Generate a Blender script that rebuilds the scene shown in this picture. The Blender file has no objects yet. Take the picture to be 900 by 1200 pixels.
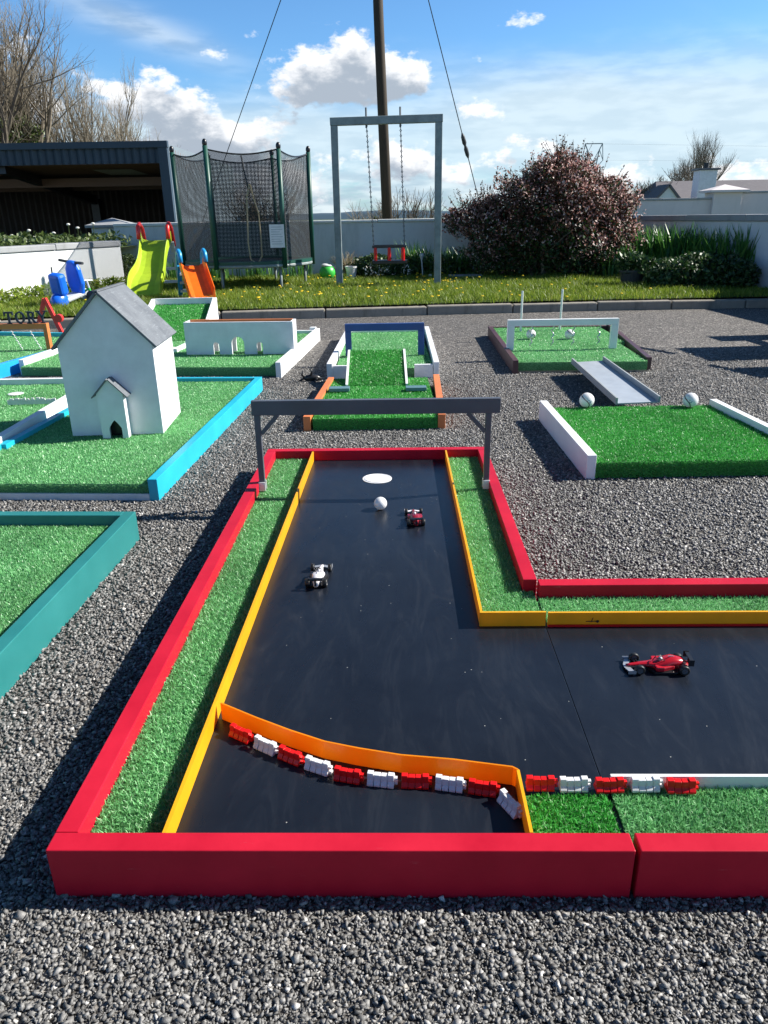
import bpy, bmesh, math, random
import numpy as np
from mathutils import Vector, Matrix
R = math.radians
rnd = random.Random(7)
rng = np.random.default_rng(11)
sc = bpy.context.scene
col = sc.collection

# ------------------------------------------------------------------ camera model
F, HOR, ROLL, H = 866.0, 254.0, .017, .95
PITCH = math.atan((600 - HOR) / F)
c_, s_ = math.cos(PITCH), math.sin(PITCH)
FW = Vector((0, c_, -s_)); R0 = Vector((1, 0, 0)); U0 = Vector((0, s_, c_))
CR = R0 * math.cos(ROLL) - U0 * math.sin(ROLL)
CU = R0 * math.sin(ROLL) + U0 * math.cos(ROLL)
CAM = Vector((0, 0, H))
def at(x, y, z=None, Y=None):
    """surveyed position: the point seen at photo pixel x, y on the level z (or at depth Y)"""
    d = CR * (x - 450) - CU * (y - 600) + FW * F
    t = (z - H) / d.z if Y is None else Y / d.y
    return CAM + d * t

# ------------------------------------------------------------------ materials
def new_mat(name):
    m = bpy.data.materials.new(name); m.use_nodes = True
    nt = m.node_tree; b = nt.nodes['Principled BSDF']
    return m, nt, b
def N(nt, t, **kw):
    n = nt.nodes.new(t)
    for k, v in kw.items(): setattr(n, k, v)
    return n
def L(nt, a, b): nt.links.new(a, b)
def mix_rgb(nt, fac, a, b, mode='MIX'):
    n = N(nt, 'ShaderNodeMix', data_type='RGBA', blend_type=mode)
    for inp, v in ((0, fac), (6, a), (7, b)):
        if hasattr(v, 'is_linked'): L(nt, v, n.inputs[inp])
        else: n.inputs[inp].default_value = v if not isinstance(v, tuple) else (*v[:3], 1)
    return n.outputs[2]
def noise(nt, scale, detail=4, rough=.6, vec=None, coord='Object'):
    n = N(nt, 'ShaderNodeTexNoise'); n.inputs['Scale'].default_value = scale
    n.inputs['Detail'].default_value = detail; n.inputs['Roughness'].default_value = rough
    if vec is None:
        tc = N(nt, 'ShaderNodeTexCoord'); vec = tc.outputs[coord]
    L(nt, vec, n.inputs['Vector']); return n
def ramp(nt, fac, stops):
    r = N(nt, 'ShaderNodeValToRGB'); cr = r.color_ramp
    while len(cr.elements) < len(stops): cr.elements.new(.5)
    for e, (p, c) in zip(cr.elements, stops):
        e.position = p; e.color = (*c, 1) if len(c) == 3 else c
    L(nt, fac, r.inputs[0]); return r.outputs[0]
def bump(nt, b, h, strength=.3, dist=.002):
    n = N(nt, 'ShaderNodeBump'); n.inputs['Strength'].default_value = strength
    n.inputs['Distance'].default_value = dist
    L(nt, h, n.inputs['Height']); L(nt, n.outputs[0], b.inputs['Normal'])

def paint(name, c, rough=.45, var=.18, scale=6, grain=True, scuff=0.0, bscale=60, spec=.5, bs=.25, bd=.0015):
    """brushed paint with uneven coat, fine grain and a few scuffs"""
    m, nt, b = new_mat(name)
    n1 = noise(nt, scale, 5, .65)
    dark = tuple(v * (1 - var) for v in c); lite = tuple(min(1, v * (1 + var) + .004) for v in c)
    base = ramp(nt, n1.outputs[0], [(.3, dark), (.7, lite)])
    if scuff:
        tc = N(nt, 'ShaderNodeTexCoord'); mp = N(nt, 'ShaderNodeMapping')
        mp.inputs['Scale'].default_value = (4, 30, 30); mp.inputs['Rotation'].default_value = (0, 0, .2)
        L(nt, tc.outputs['Object'], mp.inputs[0])
        n2 = noise(nt, 5, 6, .75, mp.outputs[0])
        f = ramp(nt, n2.outputs[0], [(.66, (0, 0, 0)), (.74, (scuff,) * 3)])
        base = mix_rgb(nt, f, base, tuple(min(1, v * .5 + .35) for v in c))
    L(nt, base, b.inputs['Base Color'])
    tg = N(nt, 'ShaderNodeTexCoord'); mg = N(nt, 'ShaderNodeMapping'); mg.inputs['Scale'].default_value = (.35, .35, 1.6); L(nt, tg.outputs['Object'], mg.inputs[0]); n3 = noise(nt, bscale * 1.6, 6, .7, mg.outputs[0])
    L(nt, ramp(nt, n1.outputs[0], [(.2, (rough * .8,) * 3), (.8, (min(1, rough * 1.25),) * 3)]), b.inputs['Roughness'])
    if grain: bump(nt, b, n3.outputs[0], bs, bd)
    b.inputs['Specular IOR Level'].default_value = spec
    return m
def plastic(name, c, rough=.3, trans=0):
    m, nt, b = new_mat(name)
    n1 = noise(nt, 14, 3)
    L(nt, ramp(nt, n1.outputs[0], [(.3, tuple(v * .88 for v in c)), (.7, tuple(min(1, v * 1.08) for v in c))]), b.inputs['Base Color'])
    b.inputs['Roughness'].default_value = rough
    if trans:
        tr = N(nt, 'ShaderNodeBsdfTranslucent'); tr.inputs[0].default_value = (*c, 1)
        mx = N(nt, 'ShaderNodeMixShader'); mx.inputs[0].default_value = trans
        L(nt, b.outputs[0], mx.inputs[1]); L(nt, tr.outputs[0], mx.inputs[2])
        L(nt, mx.outputs[0], nt.nodes['Material Output'].inputs[0])
    return m
def island(name, stops, rough=.5, trans=.0, spec=.5, wear=False):
    """colour varies from leaf to leaf / blade to blade / stone to stone"""
    m, nt, b = new_mat(name)
    g = N(nt, 'ShaderNodeNewGeometry')
    c = ramp(nt, g.outputs['Random Per Island'], stops)
    if wear:
        nw_ = noise(nt, 2.2, 6, .7); c = mix_rgb(nt, 1.0, c, ramp(nt, nw_.outputs[0], [(.3, (.62, .66, .62)), (.5, (1, 1, 1)), (.72, (1.22, 1.16, 1.18))]), 'MULTIPLY')
    L(nt, c, b.inputs['Base Color']); b.inputs['Roughness'].default_value = rough
    b.inputs['Specular IOR Level'].default_value = spec
    if trans:
        tr = N(nt, 'ShaderNodeBsdfTranslucent'); L(nt, c, tr.inputs[0])
        mx = N(nt, 'ShaderNodeMixShader'); mx.inputs[0].default_value = trans
        L(nt, b.outputs[0], mx.inputs[1]); L(nt, tr.outputs[0], mx.inputs[2])
        L(nt, mx.outputs[0], nt.nodes['Material Output'].inputs[0])
    return m
M = {}
M['red'] = paint('red gloss paint', (.45, .008, .026), .42, .13, scuff=.22, spec=.14)
M['cyan'] = paint('cyan paint', (.012, .38, .52), .4, .1, scuff=.12)
M['blue'] = paint('bright blue paint', (.012, .30, .72), .4, .1, scuff=.1)
M['teal'] = paint('teal paint', (.018, .17, .165), .4, .1, scuff=.08)
M['orange'] = paint('orange paint', (.66, .19, .055), .45, .12, scuff=.1)
M['rust'] = paint('burnt orange paint', (.55, .17, .045), .45, .12)
M['brown'] = paint('plum brown paint', (.075, .032, .035), .45, .15, scuff=.1)
M['white'] = paint('white board paint', (.76, .77, .77), .5, .05, scuff=.0)
M['offwhite'] = paint('cool white paint', (.70, .70, .73), .5, .09, scale=9)
M['wood'] = paint('bare pale wood', (.5, .40, .28), .7, .2)
M['slate'] = paint('dark grey gantry paint', (.075, .085, .105), .45, .15)
M['navy'] = paint('navy blue arch paint', (.02, .065, .24), .4, .12)
M['railtop'] = plastic('yellow strip plastic', (.88, .44, .012), .35, .25)
M['guard'] = plastic('amber strip plastic', (.92, .36, .01), .35, .5)
M['whiteplastic'] = plastic('white plastic', (.8, .8, .8), .35, .15)
M['redplastic'] = plastic('red plastic', (.78, .012, .012), .3, .15)
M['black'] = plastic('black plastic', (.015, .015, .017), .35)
M['tyre'] = plastic('black toy tyre', (.012, .012, .012), .45)
M['chrome'] = plastic('silver trim', (.55, .56, .58), .25); M['chrome'].node_tree.nodes['Principled BSDF'].inputs['Metallic'].default_value = .6
M['carred'] = plastic('metallic scarlet', (.42, .010, .02), .22)
M['carwhite'] = plastic('toy car white', (.75, .72, .74), .2)
M['carmaroon'] = plastic('toy car dark red', (.25, .015, .03), .25)
M['navyletters'] = plastic('dark navy letters', (.015, .022, .05), .35)
M['darkrim'] = plastic('dark alloy', (.09, .09, .10), .3)
M['galv'] = paint('galvanised steel', (.22, .26, .26), .55, .25, scale=9)
M['chain'] = paint('grey chain steel', (.12, .125, .13), .45, .2); M['chain'].node_tree.nodes['Principled BSDF'].inputs['Metallic'].default_value = .5
M['limeslide'] = plastic('lime green plastic', (.40, .56, .03), .35, .12)
M['orangeslide'] = plastic('orange plastic', (.85, .15, .008), .35, .12)
M['handred'] = plastic('coral red plastic', (.70, .035, .03), .35)
M['handblue'] = plastic('sky blue plastic', (.02, .28, .58), .35)
M['toyblue'] = plastic('royal blue plastic', (.01, .13, .70), .3)
M['toygreen'] = plastic('toy green plastic', (.05, .45, .06), .35)
M['tramp'] = plastic('dark green padding', (.008, .07, .05), .45)
M['grey'] = paint('grey paint', (.3, .32, .33), .6, .1)
M['greyplate'] = paint('grey green plate', (.10, .20, .22), .45, .1)

# black track panel
m, nt, b = new_mat('black track panel'); M['panel'] = m
n1 = noise(nt, 3, 6, .7); n2 = noise(nt, 900, 2, .5)
tc = N(nt, 'ShaderNodeTexCoord'); mp = N(nt, 'ShaderNodeMapping'); mp.inputs['Scale'].default_value = (7, 1.6, 1)
L(nt, tc.outputs['Object'], mp.inputs[0]); n3 = noise(nt, 1.6, 10, .72, mp.outputs[0]); n3.inputs['Distortion'].default_value = 2.2
base = ramp(nt, n1.outputs[0], [(.3, (.006, .008, .013)), (.75, (.012, .016, .024))])
f = ramp(nt, n3.outputs[0], [(.50, (0, 0, 0)), (.80, (.11, .11, .11))])
base = mix_rgb(nt, f, base, (.10, .11, .125))
vo = N(nt, 'ShaderNodeTexVoronoi'); vo.inputs['Scale'].default_value = 42; L(nt, tc.outputs['Object'], vo.inputs['Vector'])
nn = noise(nt, 9, 2); spk = N(nt, 'ShaderNodeMath', operation='LESS_THAN'); spk.inputs[1].default_value = .05; L(nt, vo.outputs['Distance'], spk.inputs[0])
gate = N(nt, 'ShaderNodeMath', operation='GREATER_THAN'); gate.inputs[1].default_value = .55; L(nt, nn.outputs[0], gate.inputs[0])
sg = N(nt, 'ShaderNodeMath', operation='MULTIPLY'); L(nt, spk.outputs[0], sg.inputs[0]); L(nt, gate.outputs[0], sg.inputs[1])
base = mix_rgb(nt, sg.outputs[0], base, (.30, .30, .28))
L(nt, base, b.inputs['Base Color'])
L(nt, ramp(nt, n3.outputs[0], [(.3, (.25,) * 3), (.7, (.37,) * 3)]), b.inputs['Roughness'])
bump(nt, b, n2.outputs[0], .12, .0004); b.inputs['Specular IOR Level'].default_value = .38

# concrete / render for walls
def render_wall(name, c, var=.12, stain=(.3, .3, .27), sf=.25):
    m, nt, b = new_mat(name)
    n1 = noise(nt, 1.6, 8, .7); n2 = noise(nt, 50, 5, .7)
    base = ramp(nt, n1.outputs[0], [(.25, tuple(v * (1 - var) for v in c)), (.75, c)])
    tc = N(nt, 'ShaderNodeTexCoord'); mp = N(nt, 'ShaderNodeMapping'); mp.inputs['Scale'].default_value = (3, 3, .7)
    L(nt, tc.outputs['Object'], mp.inputs[0]); n3 = noise(nt, 1.2, 7, .75, mp.outputs[0])
    base = mix_rgb(nt, ramp(nt, n3.outputs[0], [(.52, (0, 0, 0)), (.75, (sf,) * 3)]), base, stain)
    L(nt, base, b.inputs['Base Color']); b.inputs['Roughness'].default_value = .85
    bump(nt, b, n2.outputs[0], .5, .006); return m
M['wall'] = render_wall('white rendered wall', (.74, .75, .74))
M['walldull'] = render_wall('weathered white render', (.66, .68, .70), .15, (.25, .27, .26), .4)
M['pinkwall'] = render_wall('pale pinkish render', (.66, .60, .60))
M['coping'] = render_wall('grey concrete coping', (.34, .35, .36), .25, (.12, .12, .11), .5)
M['kerb'] = render_wall('old concrete kerb', (.34, .31, .26), .5, (.06, .055, .04), .9)
M['houseroof'] = render_wall('grey roof tiles', (.13, .12, .13))
# felt roof of toy house
m, nt, b = new_mat('grey roofing felt'); M['felt'] = m
n1 = noise(nt, 220, 4, .8); n2 = noise(nt, 9, 6, .7)
tc = N(nt, 'ShaderNodeTexCoord'); mp = N(nt, 'ShaderNodeMapping'); mp.inputs['Scale'].default_value = (60, 4, 4); L(nt, tc.outputs['Object'], mp.inputs[0])
n3 = noise(nt, 3, 5, .7, mp.outputs[0])
base = ramp(nt, n2.outputs[0], [(.3, (.09, .10, .115)), (.7, (.16, .175, .19))])
base = mix_rgb(nt, ramp(nt, n3.outputs[0], [(.55, (0, 0, 0)), (.7, (.4,) * 3)]), base, (.32, .34, .36))
L(nt, base, b.inputs['Base Color']); b.inputs['Roughness'].default_value = .8; bump(nt, b, n1.outputs[0], .6, .002)
# corrugated cladding
def clad(name, c):
    m, nt, b = new_mat(name); n1 = noise(nt, .8, 6, .7)
    L(nt, ramp(nt, n1.outputs[0], [(.3, tuple(v * .75 for v in c)), (.7, c)]), b.inputs['Base Color'])
    b.inputs['Roughness'].default_value = .5; return m
M['bluesheet'] = clad('blue grey steel sheet', (.028, .050, .078))
M['sidesheet'] = clad('pale grey steel sheet', (.20, .25, .29))
M['darksheet'] = clad('dark inner sheet', (.075, .055, .045))
M['rustsheet'] = clad('rusty roof lining', (.16, .08, .05))
M['skylight'] = clad('translucent roof sheet', (.7, .68, .6))
M['skylight'].node_tree.nodes['Principled BSDF'].inputs['Transmission Weight'].default_value = .5
# ground gravel
m, nt, b = new_mat('crushed stone surface'); M['gravel'] = m
tc = N(nt, 'ShaderNodeTexCoord'); vo = N(nt, 'ShaderNodeTexVoronoi'); vo.inputs['Scale'].default_value = 85
nw = noise(nt, 60, 2); wv = N(nt, 'ShaderNodeVectorMath', operation='MULTIPLY_ADD'); L(nt, nw.outputs['Color'], wv.inputs[0]); wv.inputs[1].default_value = (.012,) * 3; L(nt, tc.outputs['Object'], wv.inputs[2])
L(nt, wv.outputs[0], vo.inputs['Vector'])
sep = N(nt, 'ShaderNodeSeparateColor'); L(nt, vo.outputs['Color'], sep.inputs[0])
base = ramp(nt, sep.outputs[0], [(0, (.06, .057, .053)), (.45, (.16, .15, .14)), (.8, (.29, .275, .255)), (.97, (.48, .46, .43)), (1, (.65, .62, .58))])
ed = ramp(nt, vo.outputs['Distance'], [(.25, (1, 1, 1)), (.75, (.25, .25, .25))])
base = mix_rgb(nt, 1.0, base, ed, 'MULTIPLY')
nl = noise(nt, .55, 6, .6)
base = mix_rgb(nt, 1.0, base, ramp(nt, nl.outputs[0], [(.35, (.82, .80, .78)), (.65, (1.12, 1.08, 1.04))]), 'MULTIPLY')
L(nt, base, b.inputs['Base Color']); b.inputs['Roughness'].default_value = .7
inv = N(nt, 'ShaderNodeMath', operation='SUBTRACT'); inv.inputs[0].default_value = 1; L(nt, vo.outputs['Distance'], inv.inputs[1])
hh = N(nt, 'ShaderNodeMath', operation='MULTIPLY_ADD'); L(nt, sep.outputs[1], hh.inputs[0]); hh.inputs[1].default_value = 1.3; L(nt, inv.outputs[0], hh.inputs[2])
bump(nt, b, hh.outputs[0], 1.0, .008)
M['stone'] = island('dark crushed stone', [(0, (.075, .073, .070)), (.4, (.15, .147, .141)), (.8, (.225, .219, .210)), (.96, (.32, .312, .30)), (1, (.56, .545, .52))], .5, 0, .5)
nt = M['stone'].node_tree; b = nt.nodes['Principled BSDF']; n2 = noise(nt, 500, 3, .7); bump(nt, b, n2.outputs[0], .7, .001)
# turf
def turf_mat(name, k=1.0, lo=(.010, .085, .022), hi=(.035, .22, .045)):
    a = island(name + ' blades', [(0, tuple(v * k for v in lo)), (.6, tuple(v * k for v in hi)), (.90, tuple(v * k * 1.15 for v in hi)), (1, (.55 * k, .78 * k, .50 * k))], .38, .3, .55, True)
    m, nt, b = new_mat(name + ' backing'); n1 = noise(nt, 160, 3, .7)
    L(nt, ramp(nt, n1.outputs[0], [(.35, tuple(v * k * .5 for v in lo)), (.7, tuple(v * k * .8 for v in hi))]), b.inputs['Base Color']); b.inputs['Roughness'].default_value = .8
    return a, m
M['turfA'], M['turfAb'] = turf_mat('pale artificial turf', 1.0, (.10, .32, .105), (.22, .55, .225))
M['turfB'], M['turfBb'] = turf_mat('deep green artificial turf', 1.0, (.03, .20, .03), (.075, .44, .07))
# lawn
m, nt, b = new_mat('lawn soil'); M['lawn'] = m
n1 = noise(nt, 2.5, 6, .7); n2 = noise(nt, 60, 3, .7)
L(nt, mix_rgb(nt, n2.outputs[0], ramp(nt, n1.outputs[0], [(.35, (.045, .085, .012)), (.65, (.085, .14, .02))]), (.03, .05, .01)), b.inputs['Base Color']); b.inputs['Roughness'].default_value = .9
bump(nt, b, n2.outputs[0], .8, .03)
M['grass'] = island('lawn grass', [(0, (.08, .14, .012)), (.5, (.18, .27, .02)), (.9, (.29, .37, .04)), (1, (.42, .40, .12))], .5, .4, .5, True)
M['field'] = clad('distant field', (.10, .13, .05)); M['hillmat'] = clad('haze tinted wooded hills', (.045, .075, .09))  # hill colour has the blue of distance haze mixed in
M['leafdark'] = island('dark green leaves', [(0, (.012, .035, .010)), (.6, (.03, .075, .016)), (1, (.07, .13, .03))], .5, .2)
M['leafivy'] = island('ivy leaves', [(0, (.03, .06, .01)), (1, (.10, .14, .03))], .5, .2)
M['sword'] = island('sword leaves', [(0, (.03, .11, .025)), (.7, (.08, .22, .04)), (1, (.20, .36, .06))], .42, .35)
M['bushleaf'] = island('bronze shrub leaves', [(0, (.022, .028, .012)), (.35, (.065, .035, .020)), (.7, (.125, .045, .032)), (1, (.19, .09, .055))], .55, .2)
M['blossom'] = island('pale pink blossom', [(0, (.34, .14, .12)), (.5, (.55, .31, .28)), (.85, (.74, .54, .48)), (1, (.85, .78, .68))], .6, .35)
M['dandelion'] = plastic('dandelion yellow', (.85, .62, .01), .7, .2)
M['daisy'] = plastic('daisy white', (.8, .8, .74), .7, .2)
M['bark'] = render_wall('twig bark', (.17, .14, .10), .4, (.06, .055, .04), .6)
M['barkpale'] = render_wall('pale twig bark', (.26, .22, .16), .4, (.08, .07, .05), .5)
M['pole'] = render_wall('creosoted pole', (.06, .043, .027), .5, (.03, .022, .014), .8)
M['straw'] = island('dry straw stems', [(0, (.25, .19, .11)), (1, (.5, .42, .28))], .8, .2)
M['pot'] = plastic('dark plant pot', (.03, .035, .04), .6)
M['palegrey'] = plastic('pale grey plastic', (.5, .53, .54), .5)
# trampoline net
m, nt, b = new_mat('black safety net'); M['net'] = m
b.inputs['Base Color'].default_value = (.012, .015, .017, 1); b.inputs['Roughness'].default_value = .7
tr = N(nt, 'ShaderNodeBsdfTransparent'); mx = N(nt, 'ShaderNodeMixShader')
tc = N(nt, 'ShaderNodeTexCoord'); sp = N(nt, 'ShaderNodeSeparateXYZ'); L(nt, tc.outputs['UV'], sp.inputs[0])
def stripes(sock, freq, w):
    a = N(nt, 'ShaderNodeMath', operation='MULTIPLY'); a.inputs[1].default_value = freq; L(nt, sock, a.inputs[0])
    f = N(nt, 'ShaderNodeMath', operation='FRACT'); L(nt, a.outputs[0], f.inputs[0])
    g = N(nt, 'ShaderNodeMath', operation='LESS_THAN'); g.inputs[1].default_value = w; L(nt, f.outputs[0], g.inputs[0]); return g.outputs[0]
g1 = stripes(sp.outputs[0], 150, .36); g2 = stripes(sp.outputs[1], 150, .36)
mxm = N(nt, 'ShaderNodeMath', operation='MAXIMUM'); L(nt, g1, mxm.inputs[0]); L(nt, g2, mxm.inputs[1])
L(nt, mxm.outputs[0], mx.inputs[0]); L(nt, tr.outputs[0], mx.inputs[1]); L(nt, b.outputs[0], mx.inputs[2])
L(nt, mx.outputs[0], nt.nodes['Material Output'].inputs[0])
m, nt, b = new_mat('thin white net'); M['netwhite'] = m
b.inputs['Base Color'].default_value = (.7, .7, .68, 1); tr = N(nt, 'ShaderNodeBsdfTransparent'); mx = N(nt, 'ShaderNodeMixShader'); mx.inputs[0].default_value = .3
L(nt, tr.outputs[0], mx.inputs[1]); L(nt, b.outputs[0], mx.inputs[2]); L(nt, mx.outputs[0], nt.nodes['Material Output'].inputs[0])

# ------------------------------------------------------------------ object helpers
def tag(o, label=None, cat=None, group=None, kind=None):
    if label: o['label'] = label
    if cat: o['category'] = cat
    if group: o['group'] = group
    if kind: o['kind'] = kind
    return o
def thing(name, label, cat, loc=(0, 0, 0), rz=0, group=None):
    o = bpy.data.objects.new(name, None); o.empty_display_size = .05; col.objects.link(o)
    o.location = loc; o.rotation_euler = (0, 0, rz)
    return tag(o, label, cat, group)
def fast_mesh(name, v, f, mat, parent=None, loc=None, smooth=False):
    v = np.asarray(v, np.float32); f = np.asarray(f, np.int32)
    me = bpy.data.meshes.new(name); k = f.shape[1]
    me.vertices.add(len(v)); me.vertices.foreach_set('co', v.ravel())
    me.loops.add(f.size); me.loops.foreach_set('vertex_index', f.ravel())
    me.polygons.add(len(f)); me.polygons.foreach_set('loop_start', np.arange(0, f.size, k, dtype=np.int32))
    me.polygons.foreach_set('loop_total', np.full(len(f), k, np.int32))
    if smooth: me.polygons.foreach_set('use_smooth', np.ones(len(f), bool))
    me.update(calc_edges=True); me.materials.append(mat)
    o = bpy.data.objects.new(name, me); col.objects.link(o)
    if parent: o.parent = parent
    if loc is not None: o.location = loc
    return o
class MB:
    def __init__(s): s.v = []; s.f = []; s.m = []; s.cur = 0
    def add(s, vs, fs):
        k = len(s.v); s.v += [tuple(p) for p in vs]; s.f += [tuple(i + k for i in f) for f in fs]; s.m += [s.cur] * len(fs)
    def box(s, x0, x1, y0, y1, z0, z1, T=None):
        vs = [Vector((x, y, z)) for z in (z0, z1) for y in (y0, y1) for x in (x0, x1)]
        if T: vs = [T @ p for p in vs]
        s.add(vs, [(0, 2, 3, 1), (4, 5, 7, 6), (0, 1, 5, 4), (2, 6, 7, 3), (0, 4, 6, 2), (1, 3, 7, 5)])
    def bar(s, a, b, w, h, up=(0, 0, 1)):
        a, b = Vector(a), Vector(b); d = (b - a).normalized(); upv = Vector(up)
        sx = d.cross(upv)
        if sx.length < 1e-4: sx = d.cross(Vector((1, 0, 0)))
        sx.normalize(); uz = sx.cross(d)
        vs = [p + sx * i * w / 2 + uz * j * h / 2 for p in (a, b) for i, j in ((-1, -1), (1, -1), (1, 1), (-1, 1))]
        s.add(vs, [(3, 2, 1, 0), (4, 5, 6, 7), (0, 1, 5, 4), (1, 2, 6, 5), (2, 3, 7, 6), (3, 0, 4, 7)])
    def tube(s, pts, r, n=8, cap=True):
        pts = [Vector(p) for p in pts]; rs = r if isinstance(r, (list, tuple)) else [r] * len(pts)
        rings = []; prev = None
        for i, p in enumerate(pts):
            d = (pts[min(i + 1, len(pts) - 1)] - pts[max(i - 1, 0)]).normalized()
            if prev is None: a = d.orthogonal().normalized()
            else: a = (prev - d * prev.dot(d)).normalized()
            prev = a; b = d.cross(a)
            rings.append([p + (a * math.cos(2 * math.pi * k / n) + b * math.sin(2 * math.pi * k / n)) * rs[i] for k in range(n)])
        vs = [q for rg in rings for q in rg]; fs = []
        for i in range(len(pts) - 1):
            for k in range(n): fs.append((i * n + k, i * n + (k + 1) % n, (i + 1) * n + (k + 1) % n, (i + 1) * n + k))
        if cap: fs.append(tuple(range(n - 1, -1, -1))); fs.append(tuple((len(pts) - 1) * n + k for k in range(n)))
        s.add(vs, fs)
    def lathe(s, prof, c=(0, 0, 0), n=24, T=None):
        vs = []; fs = []; c = Vector(c)
        for (r, z) in prof:
            for k in range(n):
                p = Vector((r * math.cos(2 * math.pi * k / n), r * math.sin(2 * math.pi * k / n), z))
                vs.append((T @ p if T else p) + c)
        for i in range(len(prof) - 1):
            for k in range(n): fs.append((i * n + k, i * n + (k + 1) % n, (i + 1) * n + (k + 1) % n, (i + 1) * n + k))
        s.add(vs, fs)
    def ball(s, c, r, n=16, sc=(1, 1, 1), T=None):
        prof = [(max(1e-5, r * math.sin(math.pi * i / n)), -r * math.cos(math.pi * i / n)) for i in range(n + 1)]
        S = Matrix.Diagonal(sc).to_4x4(); s.lathe(prof, c, n * 2, (T @ S) if T else S)
    def prism(s, poly, z0, z1, T=None):
        n = len(poly); vs = [Vector((x, y, z0)) for x, y in poly] + [Vector((x, y, z1)) for x, y in poly]
        if T: vs = [T @ p for p in vs]
        s.add(vs, [tuple(range(n - 1, -1, -1)), tuple(range(n, 2 * n))] + [(i, (i + 1) % n, n + (i + 1) % n, n + i) for i in range(n)])
    def build(s, name, mat, parent=None, loc=None, bev=0, smooth=False, recalc=True):
        me = bpy.data.meshes.new(name); me.from_pydata(s.v, [], s.f)
        mats = mat if isinstance(mat, list) else [mat]
        for q in mats: me.materials.append(q)
        if len(mats) > 1: me.polygons.foreach_set('material_index', s.m)
        if recalc:
            bm = bmesh.new(); bm.from_mesh(me); bmesh.ops.recalc_face_normals(bm, faces=bm.faces); bm.to_mesh(me); bm.free()
        if smooth: me.polygons.foreach_set('use_smooth', [True] * len(me.polygons))
        me.update()
        o = bpy.data.objects.new(name, me); col.objects.link(o)
        if parent: o.parent = parent
        if loc is not None: o.location = loc
        if bev:
            md = o.modifiers.new('bevel', 'BEVEL'); md.width = bev; md.segments = 2; md.limit_method = 'ANGLE'
        return o
def B(name, mat, parent, x0, x1, y0, y1, z0, z1, bev=.0015, T=None):
    mb = MB(); mb.box(x0, x1, y0, y1, z0, z1, T); return mb.build(name, mat, parent, bev=bev)
def copy_tree(o, parent=None):
    c = o.copy(); col.objects.link(c)
    if parent: c.parent = parent
    for ch in list(o.children): copy_tree(ch, c)
    return c
XY = lambda a: Matrix.Rotation(a, 4, 'Z')
X90 = Matrix.Rotation(R(90), 4, 'X')          # xy-profile -> xz plane, thickness along -y

# blades: each a bent narrow strip of two triangles
def blade_arrays(p, h, w, lean, seg2=True, up=None):
    n = len(p); a = rng.uniform(0, 2 * np.pi, n); b = rng.uniform(0, 2 * np.pi, n)
    sx = np.stack([np.cos(a), np.sin(a), np.zeros(n)], 1) * (w / 2)[:, None]
    ln = np.stack([np.cos(b), np.sin(b), np.zeros(n)], 1) * (lean * h)[:, None]
    upv = np.array([0, 0, 1.]) if up is None else up
    t = p + upv * h[:, None] + ln; mdl = p + upv * (h * .55)[:, None] + ln * .3
    v = np.concatenate([p - sx, p + sx, mdl + sx * .8, mdl - sx * .8, t], 1).reshape(-1, 3)
    k = (np.arange(n) * 5)[:, None]
    f = np.concatenate([k + [0, 1, 2], k + [0, 2, 3], k + [3, 2, 4]], 1).reshape(-1, 3)
    return v, f
def turf(parent, rects, z, dens, kind='A', h=.0095, w=.0022, front=None, zb=.004, name='turf'):
    """artificial turf: backing slab with real blades; rects in the thing's own frame"""
    mb = MB()
    for (x0, x1, y0, y1) in rects: mb.box(x0, x1, y0, y1, zb, z - .004)
    back = mb.build(name, M['turf' + kind + 'b'], parent)
    P = []
    for (x0, x1, y0, y1) in rects:
        n = int((x1 - x0) * (y1 - y0) * dens)
        P.append(np.stack([rng.uniform(x0, x1, n), rng.uniform(y0, y1, n), np.full(n, z - .005)], 1))
    p = np.concatenate(P); n = len(p)
    v, f = blade_arrays(p, rng.uniform(.6, 1.15, n) * h, rng.uniform(.7, 1.3, n) * w, rng.uniform(.2, .9, n))
    if front:
        (x0, x1, y, zt) = front; n = int((x1 - x0) * zt * dens * 1.5)
        q = np.stack([rng.uniform(x0, x1, n), np.full(n, y + .001), rng.uniform(.008, zt, n)], 1)
        v2, f2 = blade_arrays(q, rng.uniform(.6, 1.1, n) * h, rng.uniform(.7, 1.3, n) * w, rng.uniform(.5, 1.0, n), up=np.array([0, -.75, .2]))
        f = np.concatenate([f, f2 + len(v)]); v = np.concatenate([v, v2])
    o = fast_mesh('turf_pile', v, f, M['turf' + kind], back); o['kind'] = 'stuff'
    return back

# ------------------------------------------------------------------ ground and setting
mb = MB(); mb.add([(-150, -20, 0), (150, -20, 0), (150, 12, 0), (-150, 12, 0)], [(0, 1, 2, 3)])
tag(mb.build('gravel_ground', M['gravel']), 'dark crushed stone yard the mini golf stands on', 'ground', kind='structure')
mb = MB(); mb.add([(-1500, 11.9, .06), (1500, 11.9, .06), (1500, 2500, -3), (-1500, 2500, -3)], [(0, 1, 2, 3)])
tag(mb.build('field', M['field']), 'open farmland beyond the garden walls', 'field', kind='structure')
# hills
hv = []; hf = []
for i in range(161):
    x = -1600 + i * 20; z = 4.5 + 4.5 * math.exp(-((x + 40) / 150) ** 2) + 1.5 * math.sin(x * .011) + .8 * math.sin(x * .037 + 1) + .4 * math.sin(x * .13)
    for (dy, zz) in ((0, -4), (40, z * .6), (120, z), (500, z * .4)): hv.append((x, 1000 + dy, zz))
for i in range(160):
    for j in range(3): hf.append((i * 4 + j, (i + 1) * 4 + j, (i + 1) * 4 + j + 1, i * 4 + j + 1))
hill = fast_mesh('hills', hv, hf, M['hillmat'], smooth=True); tag(hill, 'low hills on the horizon with blue haze put into their colour', 'hills', kind='structure')

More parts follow.
